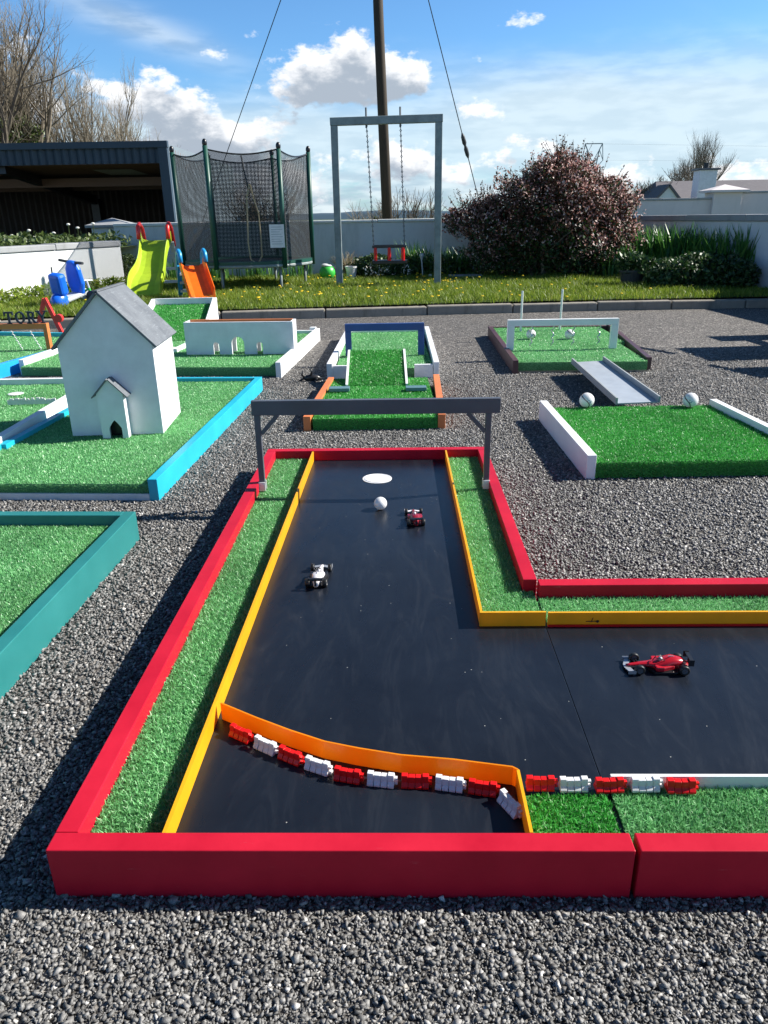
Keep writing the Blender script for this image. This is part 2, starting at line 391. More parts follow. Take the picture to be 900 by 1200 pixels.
# loose stones (near part of the yard): angular crushed chips
def inside_platforms(x, y):
    m = np.zeros(len(x), bool)
    for (ox, oy, a, rects) in FOOT:
        dx, dy = x - ox, y - oy; lx = dx * math.cos(a) + dy * math.sin(a); ly = -dx * math.sin(a) + dy * math.cos(a)
        for (x0, x1, y0, y1) in rects: m |= (lx > x0 + .004) & (lx < x1 - .004) & (ly > y0 + .004) & (ly < y1 - .004)
    return m
YAW = R(-1.3)
FOOT = [(-.506, .826, YAW, [(0, .865, 0, 2.02), (.8, 2.2, 0, .86)]),
        (-.786, 2.177, R(-2.7), [(-1.5, 0, -2.2, 0)]),
        (-.818, 2.524, R(-3.3), [(-1.6, 0, -.01, 1.87)]),
        (.765, 2.68, R(0), [(0, .9, 0, .87)]),
        (-.385, 3.42, R(2), [(0, .68, 0, .95)])]
base_v = {}
def chips(xr, yr, dens, s0, s1, ico):
    area = (xr[1] - xr[0]) * (yr[1] - yr[0]); n = int(area * dens)
    x = rng.uniform(*xr, n); y = rng.uniform(*yr, n)
    zc = .93 * y + .35; px = 450 + 866 * x / zc
    ok = (px > -90) & (px < 990) & ~inside_platforms(x, y) & (rng.uniform(0, 1, n) < (5.7 - y) / 1.9)
    x, y = x[ok], y[ok]; n = len(x)
    if ico:
        t = (1 + 5 ** .5) / 2
        bv = np.array([(-1, t, 0), (1, t, 0), (-1, -t, 0), (1, -t, 0), (0, -1, t), (0, 1, t), (0, -1, -t), (0, 1, -t), (t, 0, -1), (t, 0, 1), (-t, 0, -1), (-t, 0, 1)]) / 1.9
        bf = np.array([(0, 11, 5), (0, 5, 1), (0, 1, 7), (0, 7, 10), (0, 10, 11), (1, 5, 9), (5, 11, 4), (11, 10, 2), (10, 7, 6), (7, 1, 8), (3, 9, 4), (3, 4, 2), (3, 2, 6), (3, 6, 8), (3, 8, 9), (4, 9, 5), (2, 4, 11), (6, 2, 10), (8, 6, 7), (9, 8, 1)])
    else:
        bv = np.array([(-1, -1, -1), (1, -1, -1), (1, 1, -1), (-1, 1, -1), (-1, -1, 1), (1, -1, 1), (1, 1, 1), (-1, 1, 1)]) * .72
        bf = np.array([(0, 2, 1), (0, 3, 2), (4, 5, 6), (4, 6, 7), (0, 1, 5), (0, 5, 4), (1, 2, 6), (1, 6, 5), (2, 3, 7), (2, 7, 6), (3, 0, 4), (3, 4, 7)])
    v = np.repeat(bv[None], n, 0) * (1 + rng.uniform(-.48, .16, (n, len(bv), 3)))
    v *= np.stack([rng.uniform(.9, 1.35, n), rng.uniform(.65, 1.1, n), rng.uniform(.28, .62, n)], 1)[:, None, :]
    q = rng.normal(size=(n, 4)); q[:, 1:3] *= .42; q /= np.linalg.norm(q, axis=1)[:, None]
    w_, a, b_, c = q.T
    Rm = np.stack([1 - 2 * (b_ * b_ + c * c), 2 * (a * b_ - c * w_), 2 * (a * c + b_ * w_), 2 * (a * b_ + c * w_), 1 - 2 * (a * a + c * c), 2 * (b_ * c - a * w_), 2 * (a * c - b_ * w_), 2 * (b_ * c + a * w_), 1 - 2 * (a * a + b_ * b_)], 1).reshape(n, 3, 3)
    v = np.einsum('nij,nkj->nki', Rm, v)
    s = s0 + (s1 - s0) * rng.uniform(0, 1, n) ** 1.8
    v = v * (s / 2)[:, None, None]
    v[:, :, 0] += x[:, None]; v[:, :, 1] += y[:, None]; v[:, :, 2] += (rng.uniform(-.30, .22, n) * s)[:, None] + .002
    f = (bf[None] + (np.arange(n) * len(bv))[:, None, None]).reshape(-1, 3)
    return v.reshape(-1, 3), f
V = []; Fc = []; k = 0
for args in (((-.75, .75), (.38, 1.15), 62000, .003, .0115, False), ((-.75, .75), (.38, 1.15), 14000, .006, .0155, False), ((-1.1, 1.3), (1.15, 2.1), 34000, .004, .0145, False), ((-1.6, 2.1), (2.1, 3.6), 22000, .005, .0145, False), ((-2.2, 2.8), (3.6, 5.6), 15000, .006, .014, False)):
    v, f = chips(*args); V.append(v); Fc.append(f + k); k += len(v)
o = fast_mesh('loose_stones', np.concatenate(V), np.concatenate(Fc), M['stone'])
tag(o, 'loose crushed stone chips around the red bordered hole', 'gravel', kind='stuff')

# lawn, kerb
KL = [(-12, 6.0), (-3.61, 7.17), (-1.6, 7.62), (.48, 7.83), (2.27, 7.95), (4.6, 7.97)]
LZ = .105
mb = MB(); top = [(x, y + .1, LZ) for x, y in KL]; n = len(top)
bk = [(x, 12.05, LZ) for x, y in KL]
mb.add(top + bk, [(i, i + 1, n + i + 1, n + i) for i in range(n - 1)])
tag(mb.build('lawn', M['lawn']), 'sunny lawn strip behind the low concrete kerb', 'lawn', kind='structure')
for i in range(len(KL) - 1):
    a, b_ = Vector((*KL[i], 0)), Vector((*KL[i + 1], 0)); ln = (b_ - a).length; ns = max(1, round(ln / .92)); d = (b_ - a) / ns
    if i == 0: rngk = range(ns - 3, ns)
    else: rngk = range(ns)
    for j in rngk:
        p = a + d * j; o = thing('kerb_block', 'weathered concrete kerb block edging the lawn', 'kerb', p, math.atan2(d.y, d.x), 'concrete kerb blocks along the lawn')
        hgt = LZ - .014 + rnd.uniform(-.006, .006)
        me = B('block', M['kerb'], o, .005, d.length - .005, 0, .12, -.02, hgt, .012)

def scatter_grass(n, xr, yr, zl, h0, h1, w, mat, name, label, cat, avoid=None):
    x = rng.uniform(*xr, n); y = rng.uniform(*yr, n)
    kx = np.array([p[0] for p in KL]); ky = np.array([p[1] for p in KL])
    ok = y > np.interp(x, kx, ky) + .075
    x, y = x[ok], y[ok]; n = len(x)
    nz = .5 + .5 * np.sin(x * 5.1 + 2 * np.sin(y * 3.3)) * np.sin(y * 6.3 + 1.5 * np.sin(x * 2.2))
    h = rng.uniform(h0, h1, n) * (.6 + .7 * nz)
    v, f = blade_arrays(np.stack([x, y, np.full(n, zl)], 1), h, rng.uniform(.7, 1.4, n) * w, rng.uniform(.1, .9, n))
    o = fast_mesh(name, v, f, mat); tag(o, label, cat, kind='stuff')
scatter_grass(150000, (-5.2, 4.4), (7.0, 12.0), LZ - .005, .03, .085, .006, M['grass'], 'grass', 'short uneven lawn grass dotted with dandelions', 'grass')
# dandelions
mb = MB()
for i in range(170):
    x = rnd.choice((rnd.uniform(-4, 3), rnd.gauss(.9, .5), rnd.gauss(-1.0, .6))); y = rnd.uniform(7.9, 11.3)
    z = LZ + rnd.uniform(.04, .075); r = rnd.uniform(.011, .02)
    mb.lathe([(.001, 0), (r, .004), (r * .8, .011), (.001, .013)], (x, y, z), 7)
o = mb.build('dandelions', M['dandelion']); tag(o, 'yellow dandelion heads scattered over the lawn', 'dandelions', kind='stuff')
for (px, py, lb) in ((504, 326, 'left one of two white flower heads in the grass near the swing'), (512, 326, 'right one of two white flower heads in the grass near the swing')):
    p = at(px, py, .12); t = thing('white_flower', lb, 'flower', (p.x, p.y, LZ), 0, 'white flowers near the swing')
    mb = MB(); mb.tube([(0, 0, 0), (0, 0, .04)], .004, 5); mb.build('stem', M['leafivy'], t); mb = MB(); mb.ball((0, 0, .05), .024, 5); mb.build('bloom', M['daisy'], t)
# ------------------------------------------------------------------ MAIN HOLE
BW, BH = .035, .094
main = thing('golf_hole', 'red bordered race track golf hole with black panel, gantry and hole at the far end', 'mini golf hole', (-.506, .826, 0), YAW)
o = B('front_board', M['red'], main, 0, .862, 0, BW, 0, BH, .002)
B('side_board', M['red'], main, 0, BW, BW + .0005, 2.02 - BW, 0, BH)
B('side_board', M['red'], main, .835, .87, .8605, 2.02 - BW, 0, BH)
B('back_board', M['red'], main, 0, .87, 2.02 - BW + .0005, 2.02, 0, BH)
B('track_panel', M['panel'], main, BW, .8635, BW, 2.02 - BW, .02, .055, .001)
def strip(name, pts, z0, z1, th, mat, parent):
    mb = MB(); n = len(pts); P = [Vector((*p, 0)) for p in pts]; nr = []
    for i in range(n):
        d = (P[min(i + 1, n - 1)] - P[max(i - 1, 0)]).normalized(); nr.append(Vector((-d.y, d.x, 0)) * th / 2)
    vs = []
    for i in range(n): vs += [P[i] - nr[i] + Vector((0, 0, z0)), P[i] + nr[i] + Vector((0, 0, z0)), P[i] + nr[i] + Vector((0, 0, z1)), P[i] - nr[i] + Vector((0, 0, z1))]
    fs = []
    for i in range(n - 1):
        for k in range(4): fs.append((i * 4 + k, i * 4 + (k + 1) % 4, (i + 1) * 4 + (k + 1) % 4, (i + 1) * 4 + k))
    fs += [(3, 2, 1, 0), tuple((n - 1) * 4 + k for k in range(4))]
    mb.add(vs, fs); return mb.build(name, mat, parent)
strip('yellow_rail', [(.165, BW + .001), (.184, 1.984)], .0555, .092, .006, M['railtop'], main)
strip('yellow_rail', [(.709, 1.984), (.713, .703)], .0555, .092, .006, M['railtop'], main)
strip('yellow_rail', [(.7095, .7), (.863, .7)], .0555, .092, .006, M['railtop'], main)
cs, sn = math.cos(-YAW), math.sin(-YAW)
def loc_main(p):
    dx, dy = p.x + .506, p.y - .826; return (dx * cs - dy * sn, dx * sn + dy * cs)
gp = [loc_main(at(x, y, .09)) for x, y in ((259, 825), (300, 842), (340, 857), (380, 870), (420, 878), (470, 886), (530, 891), (601, 900))]
strip('curved_barrier', gp, .0555, .093, .003, M['guard'], main)
g2 = [loc_main(at(607, 903, .09)), loc_main(at(615, 940, .09)), loc_main(at(622, 973, .09))]
g2[-1] = (g2[-1][0], BW + .002)
strip('curved_barrier', [gp[-1], g2[0]], .0555, .0925, .003, M['guard'], main)
strip('yellow_rail', g2, .0555, .092, .005, M['railtop'], main)
tL = turf(main, [(BW + .001, .163, BW + .001, 2.02 - BW - .001)], .062, 170000, 'A', zb=.0556)
tR = turf(main, [(.717, .834, .86, 1.984), (.717, .862, .7045, .861)], .062, 130000, 'A', zb=.0556)
tN = turf(main, [(g2[0][0] + .006, .862, BW + .001, .150)], .062, 170000, 'B', zb=.0556)
mb = MB(); mb.lathe([(.0005, .0005), (.052, .0005), (.054, 0.0), (.054, -.002)], (0, 0, 0), 40)
c = loc_main(at(442, 561, .055)); mb.build('cup', M['whiteplastic'], main, (c[0], c[1], .0565), smooth=False)
mb = MB(); mb.lathe([(.0005, 0), (.0455, 0), (.046, .0006)], (0, 0, 0), 36)
mb.build('cup_rim', M['offwhite'], bpy.data.objects['cup'], (0, 0, .0012))
# right-hand section
sec = thing('golf_hole_section', 'red bordered right hand section butted against the race track hole', 'mini golf section', (-.506 + .868 * math.cos(YAW), .826 + .868 * math.sin(YAW), 0), YAW)
B('front_board', M['red'], sec, .001, 1.4, 0, BW, 0, BH, .002)
B('back_board', M['red'], sec, -.001 + .004, 1.4, .826, .861, .0, BH + .001)
B('track_panel', M['panel'], sec, -.0035, 1.4, BW, .826, .02, .0545, .001)
strip('yellow_rail', [(.0, .7), (1.39, .697)], .055, .0905, .006, M['railtop'], sec)
strip('red_trim', [(.0, .6945), (1.39, .6915)], .055, .060, .003, M['redplastic'], sec)
strip('white_rail', [(.004, .170), (1.39, .166)], .055, .082, .006, M['white'], sec)
turf(sec, [(.001, 1.39, .7045, .8255)], .0625, 90000, 'A', zb=.0551)
turf(sec, [(.003, 1.39, BW + .001, .164)], .0615, 170000, 'A', zb=.0551)
for par, (mx, my, mz) in ((main, (gp[2][0] - .012, gp[2][1] + .0, .080)),):
    pass
yr_ = [o for o in sec.children if o.name.startswith('yellow_rail')][0]
mb = MB()
mb.lathe([(.0003, 0), (.0035, 0), (.0035, .0005), (.0003, .0005)], (.115, .6955, .068), 14, X90); mb.bar((.088, .6957, .068), (.118, .6954, .0685), .0006, .0016); mb.bar((.100, .6955, .066), (.104, .6955, .078), .0006, .0014)
mb.build('pen_mark', M['black'], yr_)
# gantry
gan = thing('finish_gantry', 'dark grey goal shaped gantry standing over the far end of the red bordered hole', 'gantry', tuple(main.matrix_basis @ Vector((0, 0, 0))), YAW)
YG = 1.617
B('crossbar', M['slate'], gan, .030, .864, YG - .011, YG + .011, .335, .385, .0015)
for x in (.046, .826):
    B('post', M['slate'], gan, x - .010, x + .010, YG - .009, YG + .009, .066, .3345)
for x, s in ((.057, 1), (.815, -1)):
    mb = MB(); mb.bar((x, YG, .27), (x + s * .058, YG, .334), .014, .014, (0, 1, 0)); mb.build('brace', M['slate'], gan, bev=.001)
for x in (.046, .826):
    mb = MB(); mb.box(x - .012, x + .012, YG - .0135, YG - .0095, .066, .098); mb.box(x - .012, x + .012, YG + .0095, YG + .0135, .066, .098); mb.build('bracket', M['whiteplastic'], gan, bev=.001)
# golf ball
def golf_ball():
    p = at(446, 597, .055); bm = bmesh.new(); bmesh.ops.create_icosphere(bm, subdivisions=5, radius=.0214)
    n = 220; ga = math.pi * (3 - 5 ** .5); dm = []
    for i in range(n):
        z = 1 - 2 * (i + .5) / n; r = math.sqrt(1 - z * z); dm.append(Vector((r * math.cos(ga * i), r * math.sin(ga * i), z)))
    for v in bm.verts:
        d = v.co.normalized(); mdot = max(d.dot(q) for q in dm); a = math.acos(min(1, mdot))
        if a < .085: v.co -= d * .0005 * (1 - (a / .085) ** 2)
    me = bpy.data.meshes.new('golf_ball'); bm.to_mesh(me); bm.free(); me.polygons.foreach_set('use_smooth', [True] * len(me.polygons))
    me.materials.append(M['whiteplastic']); o = bpy.data.objects.new('golf_ball', me); col.objects.link(o); o.location = (p.x, p.y, .055 + .0215)
    tag(o, 'white golf ball resting on the black track just short of the hole', 'golf ball')
golf_ball()
# toy barriers
def barrier(mat, loc, rz, label, lean=0):
    t = thing('toy_barrier', label, 'barrier', loc, rz, 'red and white toy barriers along the track')
    l, hh = .0235, .0225
    mb = MB(); prof = [(-.010, 0), (.010, 0), (.010, .004), (.0055, .010), (.0045, hh), (-.0045, hh), (-.0055, .010), (-.010, .004)]
    for i in range(4):
        x0 = -l + i * (2 * l / 4); x1 = x0 + 2 * l / 4 - .0012
        T = Matrix(((0, 0, 1, 0), (1, 0, 0, 0), (0, 1, 0, 0), (0, 0, 0, 1)))
        pr = [(y, z * (1.0 if i in (0, 3) else .90)) for y, z in prof]; mb.prism(pr, x0, x1, T)
    mb.box(-l * .97, l * .97, -.0042, .0042, .001, hh * .86)
    mb.build('body', mat, t, bev=.0006)
    mb = MB(); mb.box(l - .0005, l + .0045, -.003, .003, .004, .008); mb.box(l - .0005, l + .0045, -.003, .003, .013, .017)
    mb.build('connector', mat, t); return t
bl = [((283, 866), 'R'), ((312, 880), 'W'), ((341, 892), 'R'), ((373, 904), 'W'), ((408, 915), 'R'), ((447, 920), 'W'), ((487, 922), 'R'), ((527, 925), 'W'), ((566, 930), 'R')]
PT = [at(x, y, .055) for (x, y), _ in bl]
desc = ['first red toy barrier at the left end of the curved yellow barrier', 'white toy barrier second from the left end of the curve', 'red toy barrier third from the left end of the curve', 'white toy barrier fourth from the left along the curve', 'red toy barrier at the middle of the curved row', 'white toy barrier just right of the middle of the curve', 'red toy barrier seventh from the left along the curve', 'white toy barrier eighth from the left along the curve', 'red toy barrier last before the tilted white one']
for i, ((p, cc), q) in enumerate(zip(bl, PT)):
    a, b_ = PT[max(0, i - 1)], PT[min(len(PT) - 1, i + 1)]; d = b_ - a
    barrier(M['redplastic'] if cc == 'R' else M['whiteplastic'], (q.x, q.y + .003, .0557), math.atan2(d.y, d.x) + rnd.uniform(-.05, .05), desc[i])
q = at(599, 950, .055); barrier(M['whiteplastic'], (q.x - .001, q.y + .004, .0557), R(-62), 'white toy barrier standing askew at the right end of the curve')
for i, (x, y, cc, dd) in enumerate(((634, 928, 'R', 'red toy barrier on green turf beside the yellow rail end'), (673, 929, 'W', 'white toy barrier on green turf left of the panel seam'), (715, 930, 'R', 'red toy barrier on green turf just right of the panel seam'), (757, 929, 'W', 'white toy barrier between two red ones right of the seam'), (799, 931, 'R', 'red toy barrier at the right end of the straight row'))):
    q = at(x, y, .062); barrier(M['redplastic'] if cc == 'R' else M['whiteplastic'], (q.x, q.y + .008, .064), YAW + rnd.uniform(-.04, .04), dd)

# toy racing cars (own frame: nose along +x), all in metres
def racing_car(label, loc, rz, body, accent, wing, pod=None):
    t = thing('toy_racing_car', label, 'toy car', loc, rz, 'small toy racing cars on the black track')
    secs = [(-.060, .006, .004, .017), (-.045, .011, .0045, .026), (-.025, .0155, .0045, .030), (-.008, .0185, .0045, .0225), (.006, .016, .005, .018), (.018, .009, .006, .0165), (.036, .0065, .007, .0145), (.058, .004, .007, .0105), (.067, .0028, .0065, .009)]
    mb = MB(); n = 12; vs = []; fs = []
    for (x, w, z0, z1) in secs:
        for k in range(n):
            a = 2 * math.pi * k / n; cy, sy = math.cos(a), math.sin(a)
            vs.append((x, w * math.copysign(abs(cy) ** .6, cy), (z0 + z1) / 2 + (z1 - z0) / 2 * math.copysign(abs(sy) ** .7, sy) * (1 if sy < 0 else 1)))
    for i in range(len(secs) - 1):
        for k in range(n): fs.append((i * n + k, i * n + (k + 1) % n, (i + 1) * n + (k + 1) % n, (i + 1) * n + k))
    fs += [tuple(range(n - 1, -1, -1)), tuple((len(secs) - 1) * n + k for k in range(n))]
    mb.add(vs, fs); mb.build('body', body, t, smooth=True)
    mb = MB()
    for s in (-1, 1):
        mb.prism([(-.030, s * .008), (.012, s * .010), (.010, s * .023), (-.006, s * .024), (-.030, s * .015)], .0065, .0165)
    mb.build('sidepod', pod or body, t, bev=.002)
    mb = MB(); mb.prism([(-.052, -.016), (-.030, -.0255), (.012, -.0255), (.022, -.010), (.022, .010), (.012, .0255), (-.030, .0255), (-.052, .016)], .0025, .0062)
    mb.build('floor', M['black'], t)
    mb = MB(); mb.prism([(.056, -.027), (.064, -.024), (.071, -.006), (.071, .006), (.064, .024), (.056, .027), (.054, .020), (.060, 0), (.054, -.020)], .004, .0058)
    mb.box(.052, .068, -.028, -.0268, .003, .011); mb.box(.052, .068, .0268, .028, .003, .011); mb.build('front_wing', accent, t)
    mb = MB(); mb.box(-.066, -.058, -.019, .019, .0295, .031); mb.box(-.067, -.060, -.019, .019, .026, .0272)
    for s in (-1, 1): mb.box(-.067, -.056, s * .0185 - .0006, s * .0185 + .0006, .018, .0325)
    mb.box(-.066, -.060, -.002, .002, .010, .030); mb.build('rear_wing', wing, t)
    mb = MB(); arc = [(.013, 0, .019), (.009, 0, .0265)]; mb.tube(arc, .0009, 6)
    mb.tube([(.009, 0, .0265), (.004, .006, .0275), (-.006, .0075, .027), (-.011, .007, .022)], .0009, 6)
    mb.tube([(.009, 0, .0265), (.004, -.006, .0275), (-.006, -.0075, .027), (-.011, -.007, .022)], .0009, 6)
    mb.build('halo', M['black'], t, smooth=True)
    mb = MB(); mb.ball((-.003, 0, .0235), .0048, 8); mb.build('helmet', accent, t, smooth=True)
    mb = MB(); mb.prism([(-.028, .0), (-.020, .0)] + [(-.018, .004)] + [(-.030, .004)], -.0006, .0006, Matrix(((1, 0, 0, 0), (0, 0, 1, 0), (0, 1, 0, .027), (0, 0, 0, 1))))
    mb.build('airbox', accent, t)
    for s in (-1, 1):
        mb = MB()
        mb.bar((.040, s * .006, .012), (.044, s * .020, .010), .002, .001); mb.bar((.048, s * .005, .010), (.044, s * .020, .009), .002, .001)
        mb.build('front_suspension', M['black'], t); mb = MB()
        mb.bar((-.046, s * .008, .013), (-.046, s * .018, .012), .002, .001)
        mb.build('rear_suspension', M['black'], t)
    for (x, r, w, yc) in ((.044, .0105, .0085, .0235), (-.047, .0108, .0115, .0225)):
        for s in (-1, 1):
            T = Matrix.Translation((x, s * yc, r + .0002)) @ X90
            wh = MB(); wh.lathe([(r * .62, -w / 2), (r * .93, -w / 2), (r, -w * .36), (r, w * .36), (r * .93, w / 2), (r * .62, w / 2), (r * .55, w * .3), (r * .55, -w * .3), (r * .62, -w / 2)], (0, 0, 0), 20, T)
            ty = wh.build('wheel', M['tyre'], t, smooth=True)
            rm = MB(); rm.lathe([(.0006, -w * .42), (r * .55, -w * .40), (r * .60, -w * .46), (r * .60, w * .46), (r * .55, w * .40), (.0006, w * .42)], (0, 0, 0), 14, T); rm.build('rim', M['darkrim'], ty)
    return t
q = at(771, 784, .055); racing_car('scarlet toy racing car side on, below the yellow rail on the right panel', (q.x, q.y + .003, .055), R(180 - 3), M['carred'], M['chrome'], M['black'])
q = at(372, 690, .055); racing_car('white and silver toy racing car driving away, on the left of the track', (q.x, q.y + .06, .055), R(86), M['carwhite'], M['chrome'], M['black'], M['black'])
q = at(487, 618, .055); racing_car('dark red toy racing car driving away, just right of the golf ball', (q.x, q.y + .062, .055), R(92), M['carmaroon'], M['carwhite'], M['black'])

# ------------------------------------------------------------------ TEAL HOLE (bottom left)
A1, A0 = at(164, 632, 0), at(0, 823, 0)
ya = math.atan2(A1.y - A0.y, A1.x - A0.x) - math.pi / 2
tl = thing('golf_hole', 'teal bordered golf hole with plain green turf at the left edge', 'mini golf hole', (A1.x, A1.y, 0), ya)
B('side_board', M['teal'], tl, -.036, 0, -2.0, 0, 0, .097, .002)
B('back_board', M['teal'], tl, -1.3, -.0365, -.035, 0, 0, .097, .002)
turf(tl, [(-.75, -.037, -1.0, -.036)], .064, 110000, 'A')
turf(tl, [(-1.3, -.75, -1.0, -.036), (-1.3, -.037, -2.0, -1.0)], .064, 8000, 'A')

# ------------------------------------------------------------------ CYAN HOLE with house
F0, F1 = at(187, 587, 0), at(307, 441, .085)
yb = math.atan2(F1.y - F0.y, F1.x - F0.x) - math.pi / 2
Lb = (Vector((F1.x, F1.y, 0)) - F0).length
cy = thing('golf_hole', 'cyan bordered golf hole carrying the white toy house', 'mini golf hole', (F0.x, F0.y, 0), yb)
B('side_board', M['cyan'], cy, -.035, 0, 0, Lb, 0, .083)
B('back_board', M['cyan'], cy, -.80, -.0355, Lb - .035, Lb, 0, .083)
B('side_board', M['cyan'], cy, -.835, -.8005, .44, Lb, 0, .083)
B('side_board', M['cyan'], cy, -.855, -.82, -.1, .439, 0, .0835)
B('base_board', M['offwhite'], cy, -1.6, -.036, .002, .03, 0, .026)
turf(cy, [(-.80, -.036, .012, Lb - .036)], .064, 55000, 'A', front=(-.80, -.036, .010, .058), zb=.026, w=.0028)
turf(cy, [(-1.6, -.86, .012, .42), (-.86, -.80, .012, .44)], .064, 40000, 'A', front=(-1.6, -.80, .010, .058), zb=.026, w=.0028)
# toy house
hf_, hr, hb = at(82, 514, .064), at(187, 508, .064), at(213, 487, .064)
yh = R(3.0); hw, hd = .398, .39
hs = thing('toy_house', 'white model house with grey felt roof and small arched porch on the cyan bordered hole', 'toy house', (hr.x + .018, hr.y, .064), yh)
EZ, AZ = .397, .607
def gable(w, d, ez, az, hole=None, z0=0):
    """front gable panel outline (x from -w..0), optionally with arched opening"""
    mb = MB(); T = Matrix(((1, 0, 0, 0), (0, 0, 1, 0), (0, 1, 0, 0), (0, 0, 0, 1)))
    if not hole: mb.prism([(-w, z0), (0, z0), (0, ez), (-w / 2, az), (-w, ez)], 0, d, T); return mb
    xc, hw_, hz = hole; arc = []
    for i in range(9):
        a = math.pi * i / 8; arc.append((xc + hw_ * math.cos(a), hz + hw_ * 1.35 * (1 - abs(math.cos(a)) ** 1.25)))
    # two halves joined at the apex
    mb.prism([(xc + hw_, z0), (0, z0), (0, ez), (-w / 2, az), (xc, arc[4][1])] + arc[3::-1][0:4][::1], 0, d, T)
    mb.prism([(xc, arc[4][1]), (-w / 2, az), (-w, ez), (-w, z0), (xc - hw_, z0)] + arc[8:4:-1], 0, d, T)
    return mb
gable(hw, .012, EZ, AZ).build('gable_wall', M['offwhite'], hs)
mb = gable(hw, .012, EZ, AZ); o = mb.build('gable_wall', M['offwhite'], hs, (0, hd - .012, 0))
B('side_wall', M['white'], hs, -.012, 0, .0122, hd - .0122, 0, EZ, .0005)
B('side_wall', M['white'], hs, -hw, -hw + .012, .0122, hd - .0122, 0, EZ, .0005)
sl = math.atan2(AZ - EZ, hw / 2); sl_len = math.hypot(AZ - EZ, hw / 2)
def roof_panel(mat, parent, xa, za, side, length, y0, y1, th, slope, name='roof', under=None):
    T = Matrix.Translation((xa, 0, za)) @ Matrix.Rotation(slope * side, 4, 'Y')
    mb = MB(); mb.box(*(sorted((0, side * length))), y0, y1, 0.001, th, T); return mb.build(name, mat, parent, bev=.0006)
for s in (1, -1): roof_panel(M['felt'], hs, -hw / 2, AZ, s, sl_len + .022, -.018, hd + .018, .011, sl)
mb = MB(); mb.bar((-hw / 2, -.0185, AZ + .012), (-hw / 2, hd + .0185, AZ + .012), .016, .006); mb.build('ridge', M['felt'], hs)
# porch (own gable box in front of the house, open arch)
pl, pr_ = at(111, 515, .064), at(141, 514, .064)
pw = .112; px0 = -.138
pc = MB(); g = gable(pw, .008, .198, .258, (-.052, .027, .045))
B('doorway_shade_panel', M['black'], hs, px0 - .090, px0 - .022, -.0022, -.0004, 0, .085, 0)  # black sheet on the solid wall, standing in for shade inside the opening
pcn = g.build('porch', M['offwhite'], hs, (px0, -.056, 0))
B('porch_side', M['white'], pcn, -.008, 0, .0082, .055, 0, .198, .0004)
B('porch_side', M['white'], pcn, -pw, -pw + .008, .0082, .055, 0, .198, .0004)
s2 = math.atan2(.06, pw / 2)
for s in (1, -1): roof_panel(M['felt'], pcn, -pw / 2, .258, s, math.hypot(.06, pw / 2) + .024, -.012, .0555, .006, s2, 'porch_roof')

# ------------------------------------------------------------------ WHITE HOLE left of it (C)
cw = thing('golf_hole', 'white bordered golf hole with small white cut out sign, left of the house', 'mini golf hole', (-1.672, 3.05, 0), R(.5))
B('side_board', M['white'], cw, 0, .036, -.6, 1.31, 0, .1)
B('back_board', M['offwhite'], cw, -1.2, .036, 1.3105, 1.345, 0, .092)
turf(cw, [(-1.2, -.001, -.6, 1.31)], .062, 26000, 'A', w=.0032)
mb = MB(); mb.lathe([(.0005, .0), (.040, 0), (.042, -.002)], (0, 0, 0), 30); p = at(21, 462, .06)
mb.build('cup', M['whiteplastic'], cw, (p.x + 1.672, p.y - 3.05, .066))
sg = thing('cut_out_sign', 'white cut out lettering strip standing on turf beside the toy house', 'sign', at(38, 474, .062), R(3))
mb = MB(); xx = -.125
while xx < .12:
    w_ = rnd.uniform(.009, .018); mb.box(xx, xx + w_, -.004, .004, .010 + rnd.uniform(0, .004), .026 + rnd.uniform(-.003, .012)); xx += w_ - .002
mb.box(-.125, .125, -.003, .003, .002, .014); mb.build('letters', M['whiteplastic'], sg)

# ------------------------------------------------------------------ ARCH WALL HOLE (E)
eR = at(330, 443, 0); eB = at(374, 385, .1)
ye = math.atan2(eB.y - eR.y, eB.x - eR.x) - math.pi / 2
E0 = thing('golf_hole', 'white bordered golf hole with three arched openings in a white wall', 'mini golf hole', (eR.x, eR.y, 0), ye)
LE = 1.55
B('side_board', M['white'], E0, -.035, 0, 0, LE, 0, .1)
B('side_board', M['white'], E0, -1.80, -1.765, .1, LE * .75, 0, .1)
B('side_board', M['white'], E0, -.93, -.895, .62, 1.05, 0, .085)
B('side_board', M['white'], E0, -.995, -.96, .50, .80, 0, .07)
B('back_board', M['white'], E0, -.9, -.0355, LE - .035, LE, 0, .085)
B('corner_post', M['white'], E0, -.085, -.036, LE + .0005, LE + .05, 0, .105)
turf(E0, [(-1.764, -.0355, .05, .62), (-1.764, -.932, .62, 1.15), (-.894, -.0355, .62, LE - .036)], .064, 22000, 'A', front=(-1.764, -.0355, .048, .058), w=.0035)
wl, wr = at(219, 416, .064), at(345, 415, .064)
aw = thing('arched_wall', 'white box wall with three small arches across the golf hole', 'obstacle', (wl.x, wl.y, .066), math.atan2(wr.y - wl.y, wr.x - wl.x))
WW = (wr - wl).length; WH = .222
